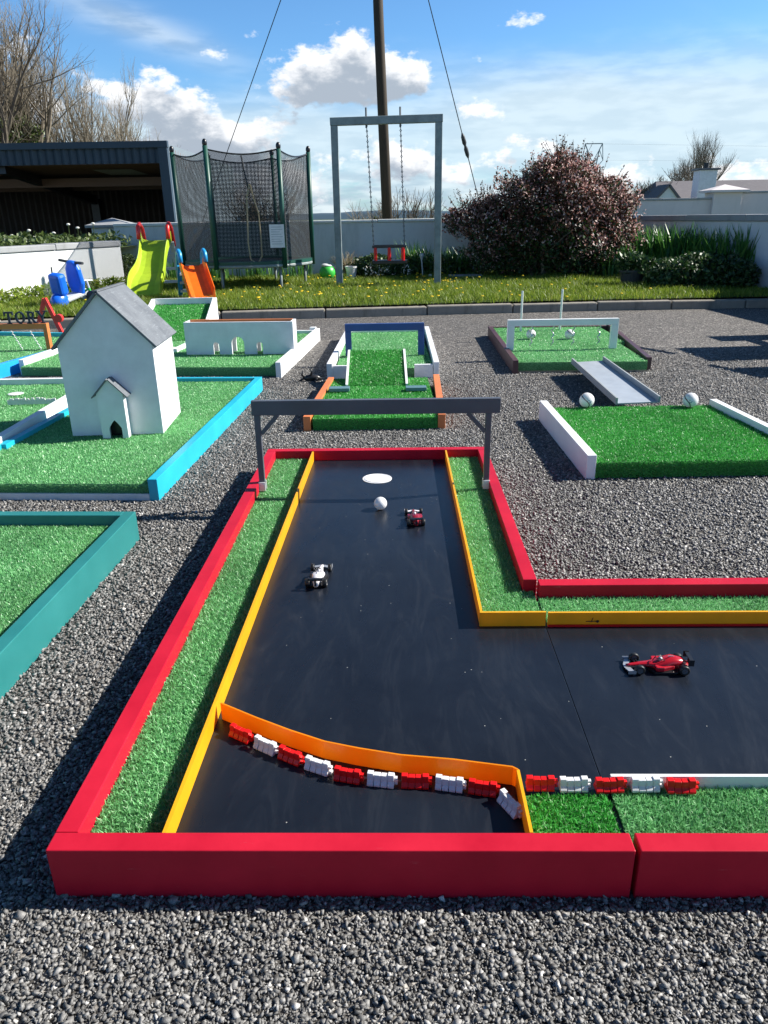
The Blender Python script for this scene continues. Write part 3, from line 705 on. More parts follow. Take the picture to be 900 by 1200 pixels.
def wall_with_arches(y0, y1):
    mb = MB(); T = Matrix(((1, 0, 0, 0), (0, 0, 1, y0), (0, 1, 0, 0), (0, 0, 0, 1))); th = y1 - y0
    cents = [(.22, .021, .064), (.378, .044, .078), (.534, .021, .064)]; xs = [0]
    for (cx, hw_, hz) in cents:
        cx *= WW / .78
        arc = [(cx + hw_ * math.cos(math.pi * i / 10), hz + hw_ * math.sin(math.pi * i / 10)) for i in range(11)]
        mb.prism([(xs[-1], 0), (cx - hw_, 0), (cx - hw_, WH), (xs[-1], WH)], 0, th, T)
        mb.prism([(cx - hw_, hz)] + arc[9:0:-1][0:0] + [p for p in arc[::-1]][1:-1] + [(cx + hw_, hz), (cx + hw_, WH), (cx - hw_, WH)], 0, th, T)
        xs.append(cx + hw_)
    mb.prism([(xs[-1], 0), (WW, 0), (WW, WH), (xs[-1], WH)], 0, th, T); return mb
wall_with_arches(0, .018).build('front_panel', M['offwhite'], aw)
wall_with_arches(.13, .148).build('back_panel', M['offwhite'], aw)
B('end_panel', M['white'], aw, 0, .018, .0182, .1298, 0, WH, .0005); B('end_panel', M['white'], aw, WW - .018, WW, .0182, .1298, 0, WH, .0005)
B('inner_trim', M['rust'], aw, .0182, WW - .0182, .104, .1298, WH - .02, WH + .004, .0005)
# inclined ramp behind (F)
rf = [at(176, 356, Y=6.75), at(243, 356, Y=6.75), at(180, 399, .06), at(236, 398, .06)]
ir = thing('golf_ramp', 'steep green turf ramp with white frame behind the arched wall', 'golf ramp', (rf[3].x, rf[3].y, 0), R(3))
hz = rf[1].z; dl = rf[1].y - rf[3].y; wd = rf[3].x - rf[2].x + .12; an = math.atan2(hz - .06, dl); sl_ = math.hypot(hz - .06, dl)
T = Matrix.Translation((0, 0, .06)) @ Matrix.Rotation(an, 4, 'X')
B('slope', M['turfBb'], ir, -wd, 0, 0, sl_, -.02, 0, 0, T)
n = 6000; pp = np.stack([rng.uniform(-wd, 0, n), rng.uniform(0, sl_, n), np.zeros(n)], 1); Tm = np.array(T)
pp = pp @ Tm[:3, :3].T + Tm[:3, 3]; v, f = blade_arrays(pp, rng.uniform(.006, .013, n), rng.uniform(.003, .005, n), rng.uniform(.2, .9, n)); o = fast_mesh('turf_pile', v, f, M['turfB'], ir); o['kind'] = 'stuff'
mb = MB(); TT = Matrix(((0, 0, 1, 0), (1, 0, 0, 0), (0, 1, 0, 0), (0, 0, 0, 1)))
mb.prism([(0, 0), (dl + .03, 0), (dl + .03, hz + .05), (dl - .01, hz + .05), (-.05, .09), (-.05, 0)], .001, .03, TT); mb.build('side_panel', M['white'], ir)
mb = MB(); mb.prism([(0, 0), (dl + .03, 0), (dl + .03, hz + .05), (dl - .01, hz + .05), (-.05, .09), (-.05, 0)], -wd - .03, -wd - .001, TT); mb.build('side_panel', M['white'], ir)
B('back_panel', M['offwhite'], ir, -wd, .0, dl + .001, dl + .03, 0, hz + .052, .001)

# ------------------------------------------------------------------ BLUE HOLE far left (G) with orange arch
g0, g1 = at(0, 427, .09), at(62, 410, .09)
yg = math.atan2(g1.y - g0.y, g1.x - g0.x) - math.pi / 2
G = thing('golf_hole', 'bright blue bordered golf hole under the orange lettered arch', 'mini golf hole', (g0.x, g0.y, 0), yg)
B('side_board', M['blue'], G, -.035, 0, -.4, 1.55, 0, .09)
B('back_board', M['cyan'], G, -1.2, -.3, 1.36, 1.395, 0, .09)
B('back_board', M['greyplate'], G, -.36, .0, 1.5505, 1.585, 0, .09)
B('side_board', M['cyan'], G, -.355, -.32, 1.25, 1.549, 0, .088)
turf(G, [(-1.2, -.036, -.4, 1.355), (-.318, -.036, 1.356, 1.549)], .062, 14000, 'A', w=.004)
op = at(61, 409, .062)
oa = thing('lettered_arch', 'orange wooden arch with dark serif letters TORY on top', 'arch', (op.x, op.y, .066), R(1))
B('post', M['rust'], oa, -.03, .0, -.025, .025, 0, .1495, .002); B('post', M['rust'], oa, -.76, -.73, -.025, .025, 0, .1495, .002)
B('crossbar', M['rust'], oa, -.76, 0, -.025, .025, .15, .188, .002)
def letter(ch, x, mat):
    hh, w, t = .085, .068, .014; mb = MB(); y0, y1 = -.006, .006
    T = Matrix(((1, 0, 0, x), (0, 0, 1, 0), (0, 1, 0, .1885), (0, 0, 0, 1)))
    bx = lambda a, b_, c_, d: mb.prism([(a, c_), (b_, c_), (b_, d), (a, d)], y0, y1, T)
    ser = lambda cx, z: bx(cx - .017, cx + .017, z, z + .007)
    def sl2(a, b_, tt=t):
        d = Vector(b_) - Vector(a); nn = Vector((-d.y, d.x)).normalized() * tt / 2
        mb.prism([tuple(Vector(a) - nn), tuple(Vector(b_) - nn), tuple(Vector(b_) + nn), tuple(Vector(a) + nn)], y0 + .0007, y1 - .0007, T)
    if ch == 'T': bx(.027, .041, 0, hh); bx(0, .068, hh - .012, hh + .001); bx(0, .009, hh - .026, hh - .012); bx(.059, .068, hh - .026, hh - .012); ser(.034, 0)
    if ch == 'O':
        n = 18; po = [(.034 + .036 * math.cos(2 * math.pi * k / n), hh / 2 + .044 * math.sin(2 * math.pi * k / n)) for k in range(n)]; pi_ = [(.034 + .021 * math.cos(2 * math.pi * k / n), hh / 2 + .033 * math.sin(2 * math.pi * k / n)) for k in range(n)]
        for k in range(n): j = (k + 1) % n; mb.prism([po[k], po[j], pi_[j], pi_[k]], y0, y1, T)
    if ch == 'R':
        bx(.010, .024, 0, hh); ser(.016, 0); ser(.016, hh - .006); sl2((.022, hh - .006), (.048, hh - .008), .012); sl2((.048, hh - .008), (.054, hh - .022)); sl2((.054, hh - .022), (.046, hh - .040)); sl2((.046, hh - .040), (.022, hh - .043), .011); sl2((.034, hh - .043), (.060, .002)); ser(.062, 0)
    if ch == 'Y': sl2((.006, hh), (.034, .04)); sl2((.062, hh), (.034, .04), .010); bx(.027, .041, 0, .042); ser(.034, 0); ser(.006, hh - .003); ser(.062, hh - .003)
    mb.build('letter', mat, oa)
lx = at(7, 381, Y=op.y).x - op.x
for i, ch in enumerate('TORY'): letter(ch, lx + i * .082, M['navyletters'])
for px in (16, 38):
    p = at(px, 412, .062); t = thing('hanging_streamer', 'white plastic chain hanging from the orange arch, ' + ('left' if px == 16 else 'right') + ' one of two', 'streamer', (p.x, p.y + .02, .07), 0, 'white streamers under the orange arch')
    mb = MB(); z = .14; xo = 0
    for k in range(6): mb.tube([(xo, 0, z), (xo + .012, 0, z - .012), (xo + .004, 0, z - .026)], .0032, 5); xo += .010; z -= .023
    mb.build('chain', M['whiteplastic'], t)
# red wooden bracket on the far side
p = at(60, 390, .06); rb = thing('red_bracket', 'red angled wooden bracket behind the orange arch', 'obstacle', (p.x, p.y + .05, .066), 0)
a0 = at(46, 374, Y=p.y + .05); a1 = at(52, 350, Y=p.y + .05); a2 = at(74, 392, Y=p.y + .05); O3 = Vector((p.x, p.y + .05, .066))
mb = MB(); mb.bar(a0 - O3 - Vector((.02, 0, .06)), a1 - O3, .03, .035, (0, 1, 0)); mb.build('arm', M['handred'], rb, bev=.002)
mb = MB(); mb.bar(a1 - O3 + Vector((0, .002, .004)), a2 - O3 + Vector((0, .002, -.01)), .032, .035, (0, 1, 0)); mb.build('arm', M['handred'], rb, bev=.002)
mb = MB(); mb.lathe([(.001, -.02), (.035, -.02), (.035, .02), (.001, .02)], at(69, 373, Y=p.y) - O3, 20, X90); mb.build('disc', M['handred'], rb)

# ------------------------------------------------------------------ ORANGE HOLE, centre (H1)
oL, oR, oBL, oBR = at(356, 506, 0), at(522, 504, 0), at(385, 441, .075), at(512, 438, .075)
H1 = thing('golf_hole', 'orange sided golf hole with turf, in front of the green jump ramp', 'mini golf hole', (oL.x, oL.y, 0), R(0))
def slant_board(parent, mat, x0, y0, x1, y1, w, z0, z1, name='side_board', bev=.0015):
    mb = MB(); mb.bar((x0, y0, (z0 + z1) / 2), (x1, y1, (z0 + z1) / 2), w, z1 - z0); return mb.build(name, mat, parent, bev=bev)
dW = oR.x - oL.x
slant_board(H1, M['orange'], .0175, 0, oBL.x - oL.x + .0175, .93, .035, 0, .074)
slant_board(H1, M['orange'], dW - .0175, 0, oBR.x - oL.x - .005, .96, .035, 0, .074)
turf(H1, [(.045, dW - .036, .005, .33), (.062, dW - .03, .33, .93)], .064, 42000, 'B', front=(.037, dW - .037, .004, .062), w=.003)
B('base_board', M['wood'], H1, .036, dW - .036, .008, .03, 0, .004, .0005)
# rear white hole (H2)
h2 = at(388, 442, 0); h2r = at(506, 437, 0); W2 = h2r.x - h2.x
H2 = thing('golf_hole', 'white bordered golf hole behind the green jump ramp, under the blue arch', 'mini golf hole', (h2.x - .02, h2.y - .08, 0), R(0))
for side, xs in ((0, (0, .06)), (1, (W2 + .02, W2 + .075))):
    slant_board(H2, M['offwhite'], xs[0] + .0175, 0, xs[1] + .0175 - (.02 if side else .0), 1.62, .035, 0, .1)
B('front_board', M['offwhite'], H2, .0355, .14, .004, .03, 0, .085); B('front_board', M['offwhite'], H2, W2 - .10, W2 + .017, .004, .03, 0, .085)
B('back_board', M['offwhite'], H2, .08, W2 + .06, 1.60, 1.63, 0, .08)
turf(H2, [(.06, W2 + .02, .03, 1.6)], .064, 22000, 'A', w=.0035)
# jump ramp : bottom edge near, top lip far
rA, rB_ = at(408, 451, .068), at(475, 449, .068); tY = 4.62
tA, tB = at(409, 411, Y=tY), at(472, 410, Y=tY)
jr = thing('jump_ramp', 'dark green turf jump ramp between the orange and white holes', 'ramp', (rA.x, rA.y, .066), 0)
LRp = tY - rA.y; wR = rB_.x - rA.x; hR = tA.z - .066; an = math.atan2(hR, LRp); ls = math.hypot(LRp, hR)
T = Matrix.Rotation(an, 4, 'X')
B('deck', M['turfBb'], jr, 0, wR, 0, ls, -.012, 0, 0, T)
n = 9000; pp = np.stack([rng.uniform(0, wR, n), rng.uniform(0, ls, n), np.zeros(n)], 1); Tm = np.array(T); pp = pp @ Tm[:3, :3].T
v, f = blade_arrays(pp, rng.uniform(.006, .012, n), rng.uniform(.002, .004, n), rng.uniform(.2, .9, n)); o = fast_mesh('turf_pile', v, f, M['turfB'], jr); o['kind'] = 'stuff'
for x0, x1 in ((-.014, -.001), (wR + .001, wR + .014)):
    mb = MB(); mb.prism([(-.02, 0), (LRp, 0), (LRp, hR + .006), (LRp - .03, hR + .006), (-.02, .008)], x0, x1, TT); mb.build('side_panel', M['white'], jr)
for (px, lb) in ((427, 'left'), (500, 'right')):
    pass
for (x, y, lb) in ((398, 453, 'small grey green plate at the left foot of the jump ramp'), (488, 452, 'small grey green plate at the right foot of the jump ramp')):
    p = at(x, y, .09); t = thing('foot_plate', lb, 'plate', (p.x, p.y, .068), 0, 'grey green plates beside the jump ramp')
    B('plate', M['greyplate'], t, -.058, .054, -.03, .03, 0, .018, .0015)
bA, bB = at(406, 414, .09), at(495, 413, .09); bY = 5.12
ba = thing('blue_arch', 'navy blue wooden arch over the white bordered hole', 'arch', (0, bY, .066), 0)
xl, xr = at(404, 380, Y=bY), at(497, 379, Y=bY); zt = xl.z - .066
B('post', M['navy'], ba, xl.x, xl.x + .042, -.015, .015, 0, zt - .0455); B('post', M['navy'], ba, xr.x - .042, xr.x, -.015, .015, 0, zt - .0455)
B('crossbar', M['navy'], ba, xl.x, xr.x, -.015, .015, zt - .045, zt + .002)
# black toy lying on the gravel
p = at(366, 447, 0); bt = thing('black_toy', 'small black plastic toy lying on the gravel beside the orange board', 'toy', (p.x, p.y, 0), 0)
mb = MB(); mb.tube([(-.05, 0, .02), (-.02, 0, .024), (.03, .01, .022), (.06, .015, .012)], [.012, .02, .018, .006], 10)
mb.tube([(-.045, 0, .02), (-.062, -.005, .045), (-.055, -.01, .075)], [.009, .007, .003], 8); mb.tube([(-.01, 0, .03), (.0, -.008, .06), (-.008, -.012, .085)], [.009, .007, .003], 8)
mb.tube([(-.05, 0, .02), (-.08, -.03, .01)], [.009, .004], 8); mb.tube([(0.03, 0, .02), (.02, -.045, .008)], [.009, .004], 8); mb.build('body', M['black'], bt, smooth=True)

# ------------------------------------------------------------------ WHITE SIDED HOLE, right (I)
I0 = at(697, 561, 0)
I = thing('golf_hole', 'white sided golf hole with deep green turf and two hurling balls', 'mini golf hole', (.775, 2.675, 0), R(0))
B('side_board', M['white'], I, 0, .036, 0, .90, 0, .098, .002)
slant_board(I, M['white'], .888, .0, .842, .872, .034, 0, .098)
turf(I, [(.037, .86, .006, .60)], .070, 75000, 'B', front=(.037, .86, .004, .066), w=.0028)
turf(I, [(.037, .83, .60, .868)], .070, 60000, 'B', w=.0028)
# sloping metal chute between the two holes
c0, c1, c2, c3 = at(724, 474, .073), at(771, 472, .073), at(669, 424, .075), at(703, 422, .075)
rp = thing('metal_chute', 'grey painted channel chute bridging two right hand golf holes', 'chute', c0, 0)
def quadbox(mb, a, b_, c, d, th):
    vs = [a, b_, c, d] + [q - Vector((0, 0, th)) for q in (a, b_, c, d)]
    mb.add(vs, [(0, 1, 2, 3), (7, 6, 5, 4), (0, 4, 5, 1), (1, 5, 6, 2), (2, 6, 7, 3), (3, 7, 4, 0)])
q0, q1, q2, q3 = [q - c0 for q in (c0, c1, c3, c2)]
q0.y -= 0; up = Vector((0, 0, .012))
for q in (q0, q1, q2, q3): q.z += .006
q2.y -= .05; q3.y -= .05
mb = MB(); quadbox(mb, q0, q1, q2, q3, .006); o = mb.build('deck', plastic('satin grey metal', (.36, .39, .42), .35), rp)
for a, b_ in ((q0, q3), (q1, q2)):
    s = -1 if a is q0 else 1; dx = Vector((s * .003, 0, 0)); mb = MB(); mb.bar(a + dx * 2 + Vector((0, 0, .010)), b_ + dx * 2 + Vector((0, 0, .010)), .010, .034); mb.build('side_rail', M['grey'], rp, bev=.001)
# two hurling balls
def hurling_ball(px, py, z, r, label, grp, rot):
    p = at(px, py, z); t = thing('hurling_ball', label, 'ball', (p.x, p.y, z + r - .002), rot, grp)
    mb = MB(); mb.ball((0, 0, 0), r, 16); mb.build('cover', M['whiteplastic'], t, smooth=True)
    n = 64; pts = []
    for k in range(n + 1):
        a = 2 * math.pi * k / n; th = .42 * math.sin(2 * a)
        p_ = Vector((math.cos(a) * math.cos(th), math.sin(a) * math.cos(th), math.sin(th)))
        p_ = Matrix.Rotation(R(68), 3, 'X') @ Matrix.Rotation(R(50), 3, 'Y') @ p_; pts.append(p_ * (r + .0004))
    mb = MB(); mb.tube(pts, r * .065, 6, False); mb.build('seam', M['black'], t, smooth=True)
    mb = MB()
    for (ex, ez, ew) in ((-.006, .008, .009), (.004, .003, .007), (.0, -.003, .011), (-.005, -.008, .006)):
        dd = Vector((ex, -r, ez)).normalized() * (r + .0003); mb.box(dd.x - ew / 2, dd.x + ew / 2, dd.y - .0005, dd.y + .0012, dd.z - .0011, dd.z + .0011)
    mb.build('print', M['navy'], t)
hurling_ball(687, 477, .070, .036, 'white hurling ball with black seam left of the grey chute', 'hurling balls on the right hand hole', .2)
hurling_ball(808, 477, .070, .036, 'white hurling ball with black seam near the right white board', 'hurling balls on the right hand hole', -.3)

# ------------------------------------------------------------------ BROWN HOLE, right rear (J)
J0 = at(607, 438, 0); jBR = at(700, 380, .085)
J = thing('golf_hole', 'dark plum bordered golf hole under the white goal arch', 'mini golf hole', (J0.x, J0.y, 0), R(-2.5))
wJ = .86
slant_board(J, M['brown'], -.0175, 0, -.03, 1.58, .035, 0, .085)
slant_board(J, M['brown'], wJ - .0175, .07, wJ + .11, 1.66, .035, 0, .085)
B('back_board', M['brown'], J, -.01, wJ + .09, 1.60, 1.635, 0, .075)
turf(J, [(.001, wJ - .036, .035, .8), (-.01, wJ + .02, .8, 1.6)], .070, 24000, 'A', front=(.001, wJ - .036, .034, .064), zb=.012, w=.0035)
B('base_board', M['wood'], J, .001, wJ - .036, .04, .06, 0, .0115, .0005)
wa, wb_ = at(603, 408, .07), at(716, 408, .07); yW = 5.22
a_, b2, zt = at(595, 375, Y=yW), at(725, 374, Y=yW), at(595, 375, Y=yW).z - .07
war = thing('goal_arch', 'white wooden goal arch across the plum bordered hole', 'arch', (0, yW, .07), 0)
B('post', M['white'], war, a_.x, a_.x + .048, -.016, .016, 0, zt - .0425); B('post', M['white'], war, b2.x - .048, b2.x, -.016, .016, 0, zt - .0425)
B('crossbar', M['white'], war, a_.x, b2.x, -.016, .016, zt - .042, zt + .001)
for i, px in enumerate((622, 647, 671, 701)):
    p = at(px, 400, Y=yW); t = thing('hanging_spiral', ['silver spiral hanging at the left under the white goal arch', 'thin silver spiral, second from the left under the white goal arch', 'silver spiral, third from the left under the white goal arch', 'silver spiral hanging rightmost under the white goal arch'][i], 'hanging ornament', (p.x, yW, .07 + zt - .043), 0, 'silver spirals under the white goal arch')
    pts = [(.008 * math.sin(k * .8), .008 * math.cos(k * .8), -.006 * k) for k in range(24)]
    mb = MB(); mb.tube(pts, .0042, 5); mb.build('spiral', M['chrome'], t)
for px, py, ty, lb in ((610, 388, 341, 'left slim white goal pole behind the goal arch'), (656, 386, 339, 'right slim white goal pole behind the goal arch')):
    p = at(px, py, .07); tt = at(px + 1, ty, Y=p.y); t = thing('goal_pole', lb, 'goal pole', (p.x, p.y, .066), 0, 'pair of slim white goal poles')
    mb = MB(); mb.tube([(0, 0, 0), (0, 0, tt.z - .066)], .0085, 10); mb.build('pole', M['whiteplastic'], t)
for px, py, lb in ((622, 397, 'small dark seamed ball left on the plum bordered hole'), (667, 397, 'small dark seamed ball right on the plum bordered hole')): hurling_ball(px, py, .07, .036, lb, 'hurling balls under the white goal arch', .9)

# ------------------------------------------------------------------ garden furniture out of frame (casts the shadows on the right)
pt = thing('picnic_table', 'wooden picnic table on the gravel to the right', 'picnic table', (3.2, 5.55, 0), R(4))
B('top', M['wood'], pt, -.02, 1.6, -.33, .22, .68, .72); B('seat', M['wood'], pt, .12, 1.6, .42, .68, .42, .46); B('seat', M['wood'], pt, -.35, 1.6, -.95, -.62, .42, .46)
for x in (.25, 1.3):
    mb = MB(); mb.bar((x, -.5, 0), (x, .18, .68), .04, .08); mb.build('leg', M['wood'], pt); mb = MB(); mb.bar((x, .4, 0), (x, -.28, .68), .04, .08); mb.build('leg', M['wood'], pt)
    mb = MB(); mb.bar((x + .045, -.9, .40), (x + .045, .62, .40), .04, .07); mb.build('rail', M['wood'], pt)
mb = MB(); mb.bar((-.30, -.95, .47), (-.42, -.50, .47), .03, .03); mb.bar((-.1, .0, .735), (-.24, .32, .735), .03, .03); mb.build('trim', M['wood'], pt)

# ------------------------------------------------------------------ WALLS
def wall(name, label, a, b_, z1, th, mat, cop=.06, copw=.03, z0=0, cmat=None, cat='wall', side=1):
    a, b_ = Vector((*a, 0)), Vector((*b_, 0)); d = b_ - a; t = thing(name, label, cat, a, math.atan2(d.y, d.x))
    o = B('wall_face', mat, t, 0, d.length, 0, th, z0, z1 - cop, .004)
    n = max(1, round(d.length / 1.3)); mb = MB()
    for i in range(n):
        mb.box(i * d.length / n + .003, (i + 1) * d.length / n - .003, -copw, th + copw, z1 - cop + .002, z1 + rnd.uniform(-.004, .006))
    mb.build('coping', cmat or M['coping'], t, bev=.01); return t
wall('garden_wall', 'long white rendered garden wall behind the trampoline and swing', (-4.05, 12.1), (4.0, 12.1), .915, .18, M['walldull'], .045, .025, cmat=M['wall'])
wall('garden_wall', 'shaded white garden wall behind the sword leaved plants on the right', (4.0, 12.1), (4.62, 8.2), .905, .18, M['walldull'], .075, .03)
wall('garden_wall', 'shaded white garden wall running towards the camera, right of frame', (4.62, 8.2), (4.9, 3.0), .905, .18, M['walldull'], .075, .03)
# the bright left wall
lw0, lw1 = Vector((-4.215 - .377 * 1.6, 8.609 - 1.6, 0)), Vector((-3.47, 10.55, 0))
lw0 = Vector((-4.28, 8.609, 0)) + (Vector((-4.28, 8.609, 0)) - Vector((-3.5, 10.62, 0))) * 1.2
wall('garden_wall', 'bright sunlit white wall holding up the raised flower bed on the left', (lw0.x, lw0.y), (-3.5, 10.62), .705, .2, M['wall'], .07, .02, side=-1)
# raised bed behind it
mb = MB(); mb.add([(-12, 6.0, .60), (lw0.x - .15, lw0.y, .60), (-3.72, 10.6, .60), (-3.72, 12.3, .60), (-12, 12.3, .60)], [(0, 1, 2, 3, 4)])
tag(mb.build('flower_bed', M['lawn']), 'raised soil bed behind the bright left wall', 'flower bed', kind='structure')
pp_ = at(131, 262, Y=12.45)
pi = thing('gate_pillar', 'white gate pillar with pyramid cap behind the left wall', 'pillar', (pp_.x, 12.45, 0), R(0))
B('shaft', M['walldull'], pi, -.26, .26, -.2, .3, 0, .86, .01)
mb = MB(); mb.add([(-.33, -.27, .862), (.33, -.27, .862), (.33, .37, .862), (-.33, .37, .862), (-.33, -.27, .90), (.33, -.27, .90), (.33, .37, .90), (-.33, .37, .90), (0, .05, 1.0)], [(3, 2, 1, 0), (0, 1, 5, 4), (1, 2, 6, 5), (2, 3, 7, 6), (3, 0, 4, 7), (4, 5, 8), (5, 6, 8), (6, 7, 8), (7, 4, 8)]); mb.build('cap', M['coping'], pi)
# walls far right with pillar
wall('boundary_wall', 'pale pink boundary wall beyond the right garden wall', (6.4, 22), (9.15, 22), 1.30, .2, M['pinkwall'], .06, .03)
wall('boundary_wall', 'pale boundary wall right of the capped pillar', (9.95, 22), (16, 22), 1.45, .2, M['pinkwall'], .06, .03)
p2 = thing('gate_pillar', 'wide pale pillar with low pyramid cap in the far boundary wall', 'pillar', (9.55, 22, 0))
B('shaft', M['pinkwall'], p2, -.40, .38, -.12, .5, 0, 1.42, .01)
mb = MB(); mb.add([(-.55, -.25, 1.421), (.52, -.25, 1.421), (.52, .6, 1.421), (-.55, .6, 1.421), (-.55, -.25, 1.48), (.52, -.25, 1.48), (.52, .6, 1.48), (-.55, .6, 1.48), (0, .2, 1.63)], [(3, 2, 1, 0), (0, 1, 5, 4), (1, 2, 6, 5), (2, 3, 7, 6), (3, 0, 4, 7), (4, 5, 8), (5, 6, 8), (6, 7, 8), (7, 4, 8)]); mb.build('cap', M['pinkwall'], p2)
# house with chimney
hx = at(835, 215, Y=45)
hs2 = thing('bungalow', 'distant bungalow with grey roof and white chimney behind the boundary wall', 'house', (hx.x, 45, -.85))
B('wall', M['walldull'], hs2, -2.2, 14, 1.2, 8, 0, 2.2, .01)
mb = MB(); mb.add([(-2.6, 1.0, 2.2), (14.4, 1.0, 2.2), (14.4, 8.2, 2.2), (-2.6, 8.2, 2.2), (-1.6, 4.6, 3.55), (13, 4.6, 3.55)], [(0, 1, 5, 4), (1, 2, 5), (2, 3, 4, 5), (3, 0, 4)]); mb.build('roof', M['houseroof'], hs2)
mb = MB(); TG = Matrix(((1, 0, 0, 0), (0, 0, 1, 0), (0, 1, 0, 0), (0, 0, 0, 1)))
mb.prism([(-3.6, 0), (-1.6, 0), (-1.6, 2.0), (-2.6, 3.1), (-3.6, 2.0)], -.5, 1.1, TG); mb.build('gable_bay', M['wall'], hs2)
mb = MB(); mb.bar((-2.6, .3, 3.18), (-1.45, .3, 1.95), 1.8, .12, (0, 0, 1)); mb.bar((-2.6, .3, 3.18), (-3.75, .3, 1.95), 1.8, .12, (0, 0, 1)); mb.build('bay_roof', M['houseroof'], hs2)
ch = B('chimney', M['offwhite'], hs2, -.55, .45, .6, 1.5, 0, 3.95, .01); B('chimney_cap', M['slate'], ch, -.68, .58, .5, 1.6, 3.951, 4.05, .01)
mb = MB(); mb.lathe([(.12, 4.05), (.15, 4.35), (.1, 4.35), (.1, 4.06)], (-.05, 1.05, 0), 12); mb.build('chimney_pot', M['pot'], ch)
# pylon top far away
py = at(691, 230, Y=300)
pyl = thing('pylon', 'distant steel lattice pylon top above the bronze shrub', 'pylon', (py.x, 300, 0))
mb = MB()
for s in (-1, 1):
    mb.tube([(s * 3.5, 0, 0), (s * 1.2, 0, 16), (s * 2.2, 0, 22.5), (s * 3.2, 0, 24.5)], .22, 4); mb.tube([(s * 1.2, 0, 16), (-s * 2.2, 0, 22.5)], .16, 4); mb.tube([(s * 1.2, 0, 16), (s * 3.8, 0, 19), (s * 3.2, 0, 24.5)], .16, 4); mb.tube([(s * 2.2, 0, 22.5), (s * 3.8, 0, 19)], .14, 4)
    mb.tube([(s * 3.5, 0, 2), (-s * 2.4, 0, 8), (s * 1.6, 0, 14)], .14, 4)
mb.tube([(-3.2, 0, 24.5), (3.2, 0, 24.5)], .22, 4); mb.build('lattice', M['grey'], pyl)
mb = MB()
for s in (1,):
    mb.tube([(py.x + 3, 300, 24.4), (py.x + 60, 285, 21.5), (py.x + 130, 270, 21)], .022, 4)
    mb.tube([(py.x + 3.8, 300, 19), (py.x + 60, 285, 16.8), (py.x + 130, 270, 16.5)], .018, 4)
mb.build('power_line', M['black']); tag(bpy.data.objects['power_line'], 'faint overhead power lines running right from the pylon', 'power line')

# ------------------------------------------------------------------ SHED
sh = thing('open_shed', 'large open fronted blue grey steel shed on the left', 'shed', (0, 0, 0))
YS = 18.0; xR = at(197, 200, Y=YS).x; zT = at(197, 165, Y=YS).z; zF = at(197, 191, Y=YS).z; xLs = -16.0
def corrug(mb, x0, x1, y, z0, z1, n, amp, axis='x'):
    vs = []; fs = []; N_ = n * 2
    for i in range(N_ + 1):
        u = x0 + (x1 - x0) * i / N_; off = amp if (i // 1) % 2 else -amp
        for z in (z0, z1): vs.append((u, y + off, z) if axis == 'x' else (y + off, u, z))
    for i in range(N_): fs.append((i * 2, i * 2 + 2, i * 2 + 3, i * 2 + 1))
    mb.add(vs, fs)
mb = MB(); corrug(mb, xLs, xR, YS, zF, zT - .12, 66, .03); mb.build('fascia', M['bluesheet'], sh)
mb = MB(); mb.box(xLs, xR + .06, YS - .08, YS + .05, zT - .13, zT); mb.build('fascia_trim', M['bluesheet'], sh)
mb = MB(); mb.box(xR - .16, xR + .04, YS - .06, YS + .1, 0, zT - .13); mb.build('corner_post', M['bluesheet'], sh)
YE = 26.0
mb = MB(); corrug(mb, YS + .1, YE, xR, 0, zT - .05, 34, .035, 'y'); mb.build('side_wall', M['sidesheet'], sh)
mb = MB(); corrug(mb, xLs, xR, YE, 0, zT - .3, 60, .04); mb.build('back_wall', M['darksheet'], sh)
mb = MB(); mb.add([(xLs, YS, zF + .02), (xR, YS, zF + .02), (xR, YE, zF - .25), (xLs, YE, zF - .25), (xLs, YS, zT - .1), (xR, YS, zT - .1), (xR, YE, zT - .35), (xLs, YE, zT - .35)], [(0, 1, 2, 3), (4, 7, 6, 5), (1, 5, 6, 2), (3, 2, 6, 7)]); mb.build('roof', M['rustsheet'], sh)
for (px0, px1, ya_, yb2) in ((112, 158, 19.2, 20.6),):
    xa, xb = at(px0, 195, Y=19.5).x, at(px1, 195, Y=19.5).x; mb = MB(); mb.add([(xa, ya_, zF - .04), (xb, ya_, zF - .04), (xb, yb2, zF - .09), (xa, yb2, zF - .09)], [(0, 1, 2, 3)]); mb.build('roof_light', M['skylight'], sh)
for yy in (20.5, 23): mb = MB(); mb.box(xLs, xR, yy, yy + .12, zF - .35, zF - .15); mb.build('purlin', M['rustsheet'], sh)
xb = at(95, 260, Y=24).x
mb = MB(); mb.bar((at(30, 200, Y=YS).x - .6, YS + .2, zF - .02), (xb, 25.5, zF - .55), .14, .26); mb.box(xb - .12, xb + .12, 25.4, 25.7, 0, zF - .5); mb.build('frame_beam', M['black'], sh)

# ------------------------------------------------------------------ SWING
SY = 10.1; sl_, sr = at(401, 337, .1), at(513, 334, .1)
sw = thing('swing_frame', 'tall galvanised steel swing frame with toddler swing', 'swing', (0, SY, .1))
z2 = at(388, 138, Y=SY).z - .1; xl = -.525; xr = .745
B('post', M['galv'], sw, xl - .045, xl + .04, -.04, .04, 0, z2 - .0905, .005); B('post', M['galv'], sw, xr - .04, xr + .045, -.04, .04, 0, z2 - .0905 + .02, .005)
mb = MB(); mb.bar((xl - .05, 0, z2 - .045), (xr + .05, 0, z2 - .025), .085, .088); mb.build('crossbar', M['galv'], sw, bev=.005)
seat = thing('toddler_swing', 'small black toddler swing seat with red posts on chains', 'swing seat', (0, SY - .05, 0))
sL, sR_ = at(438, 289, Y=SY - .05), at(474, 289, Y=SY - .05); bL = at(438, 306, Y=SY - .05)
cT = [at(429, 137, Y=SY), at(469, 136, Y=SY)]
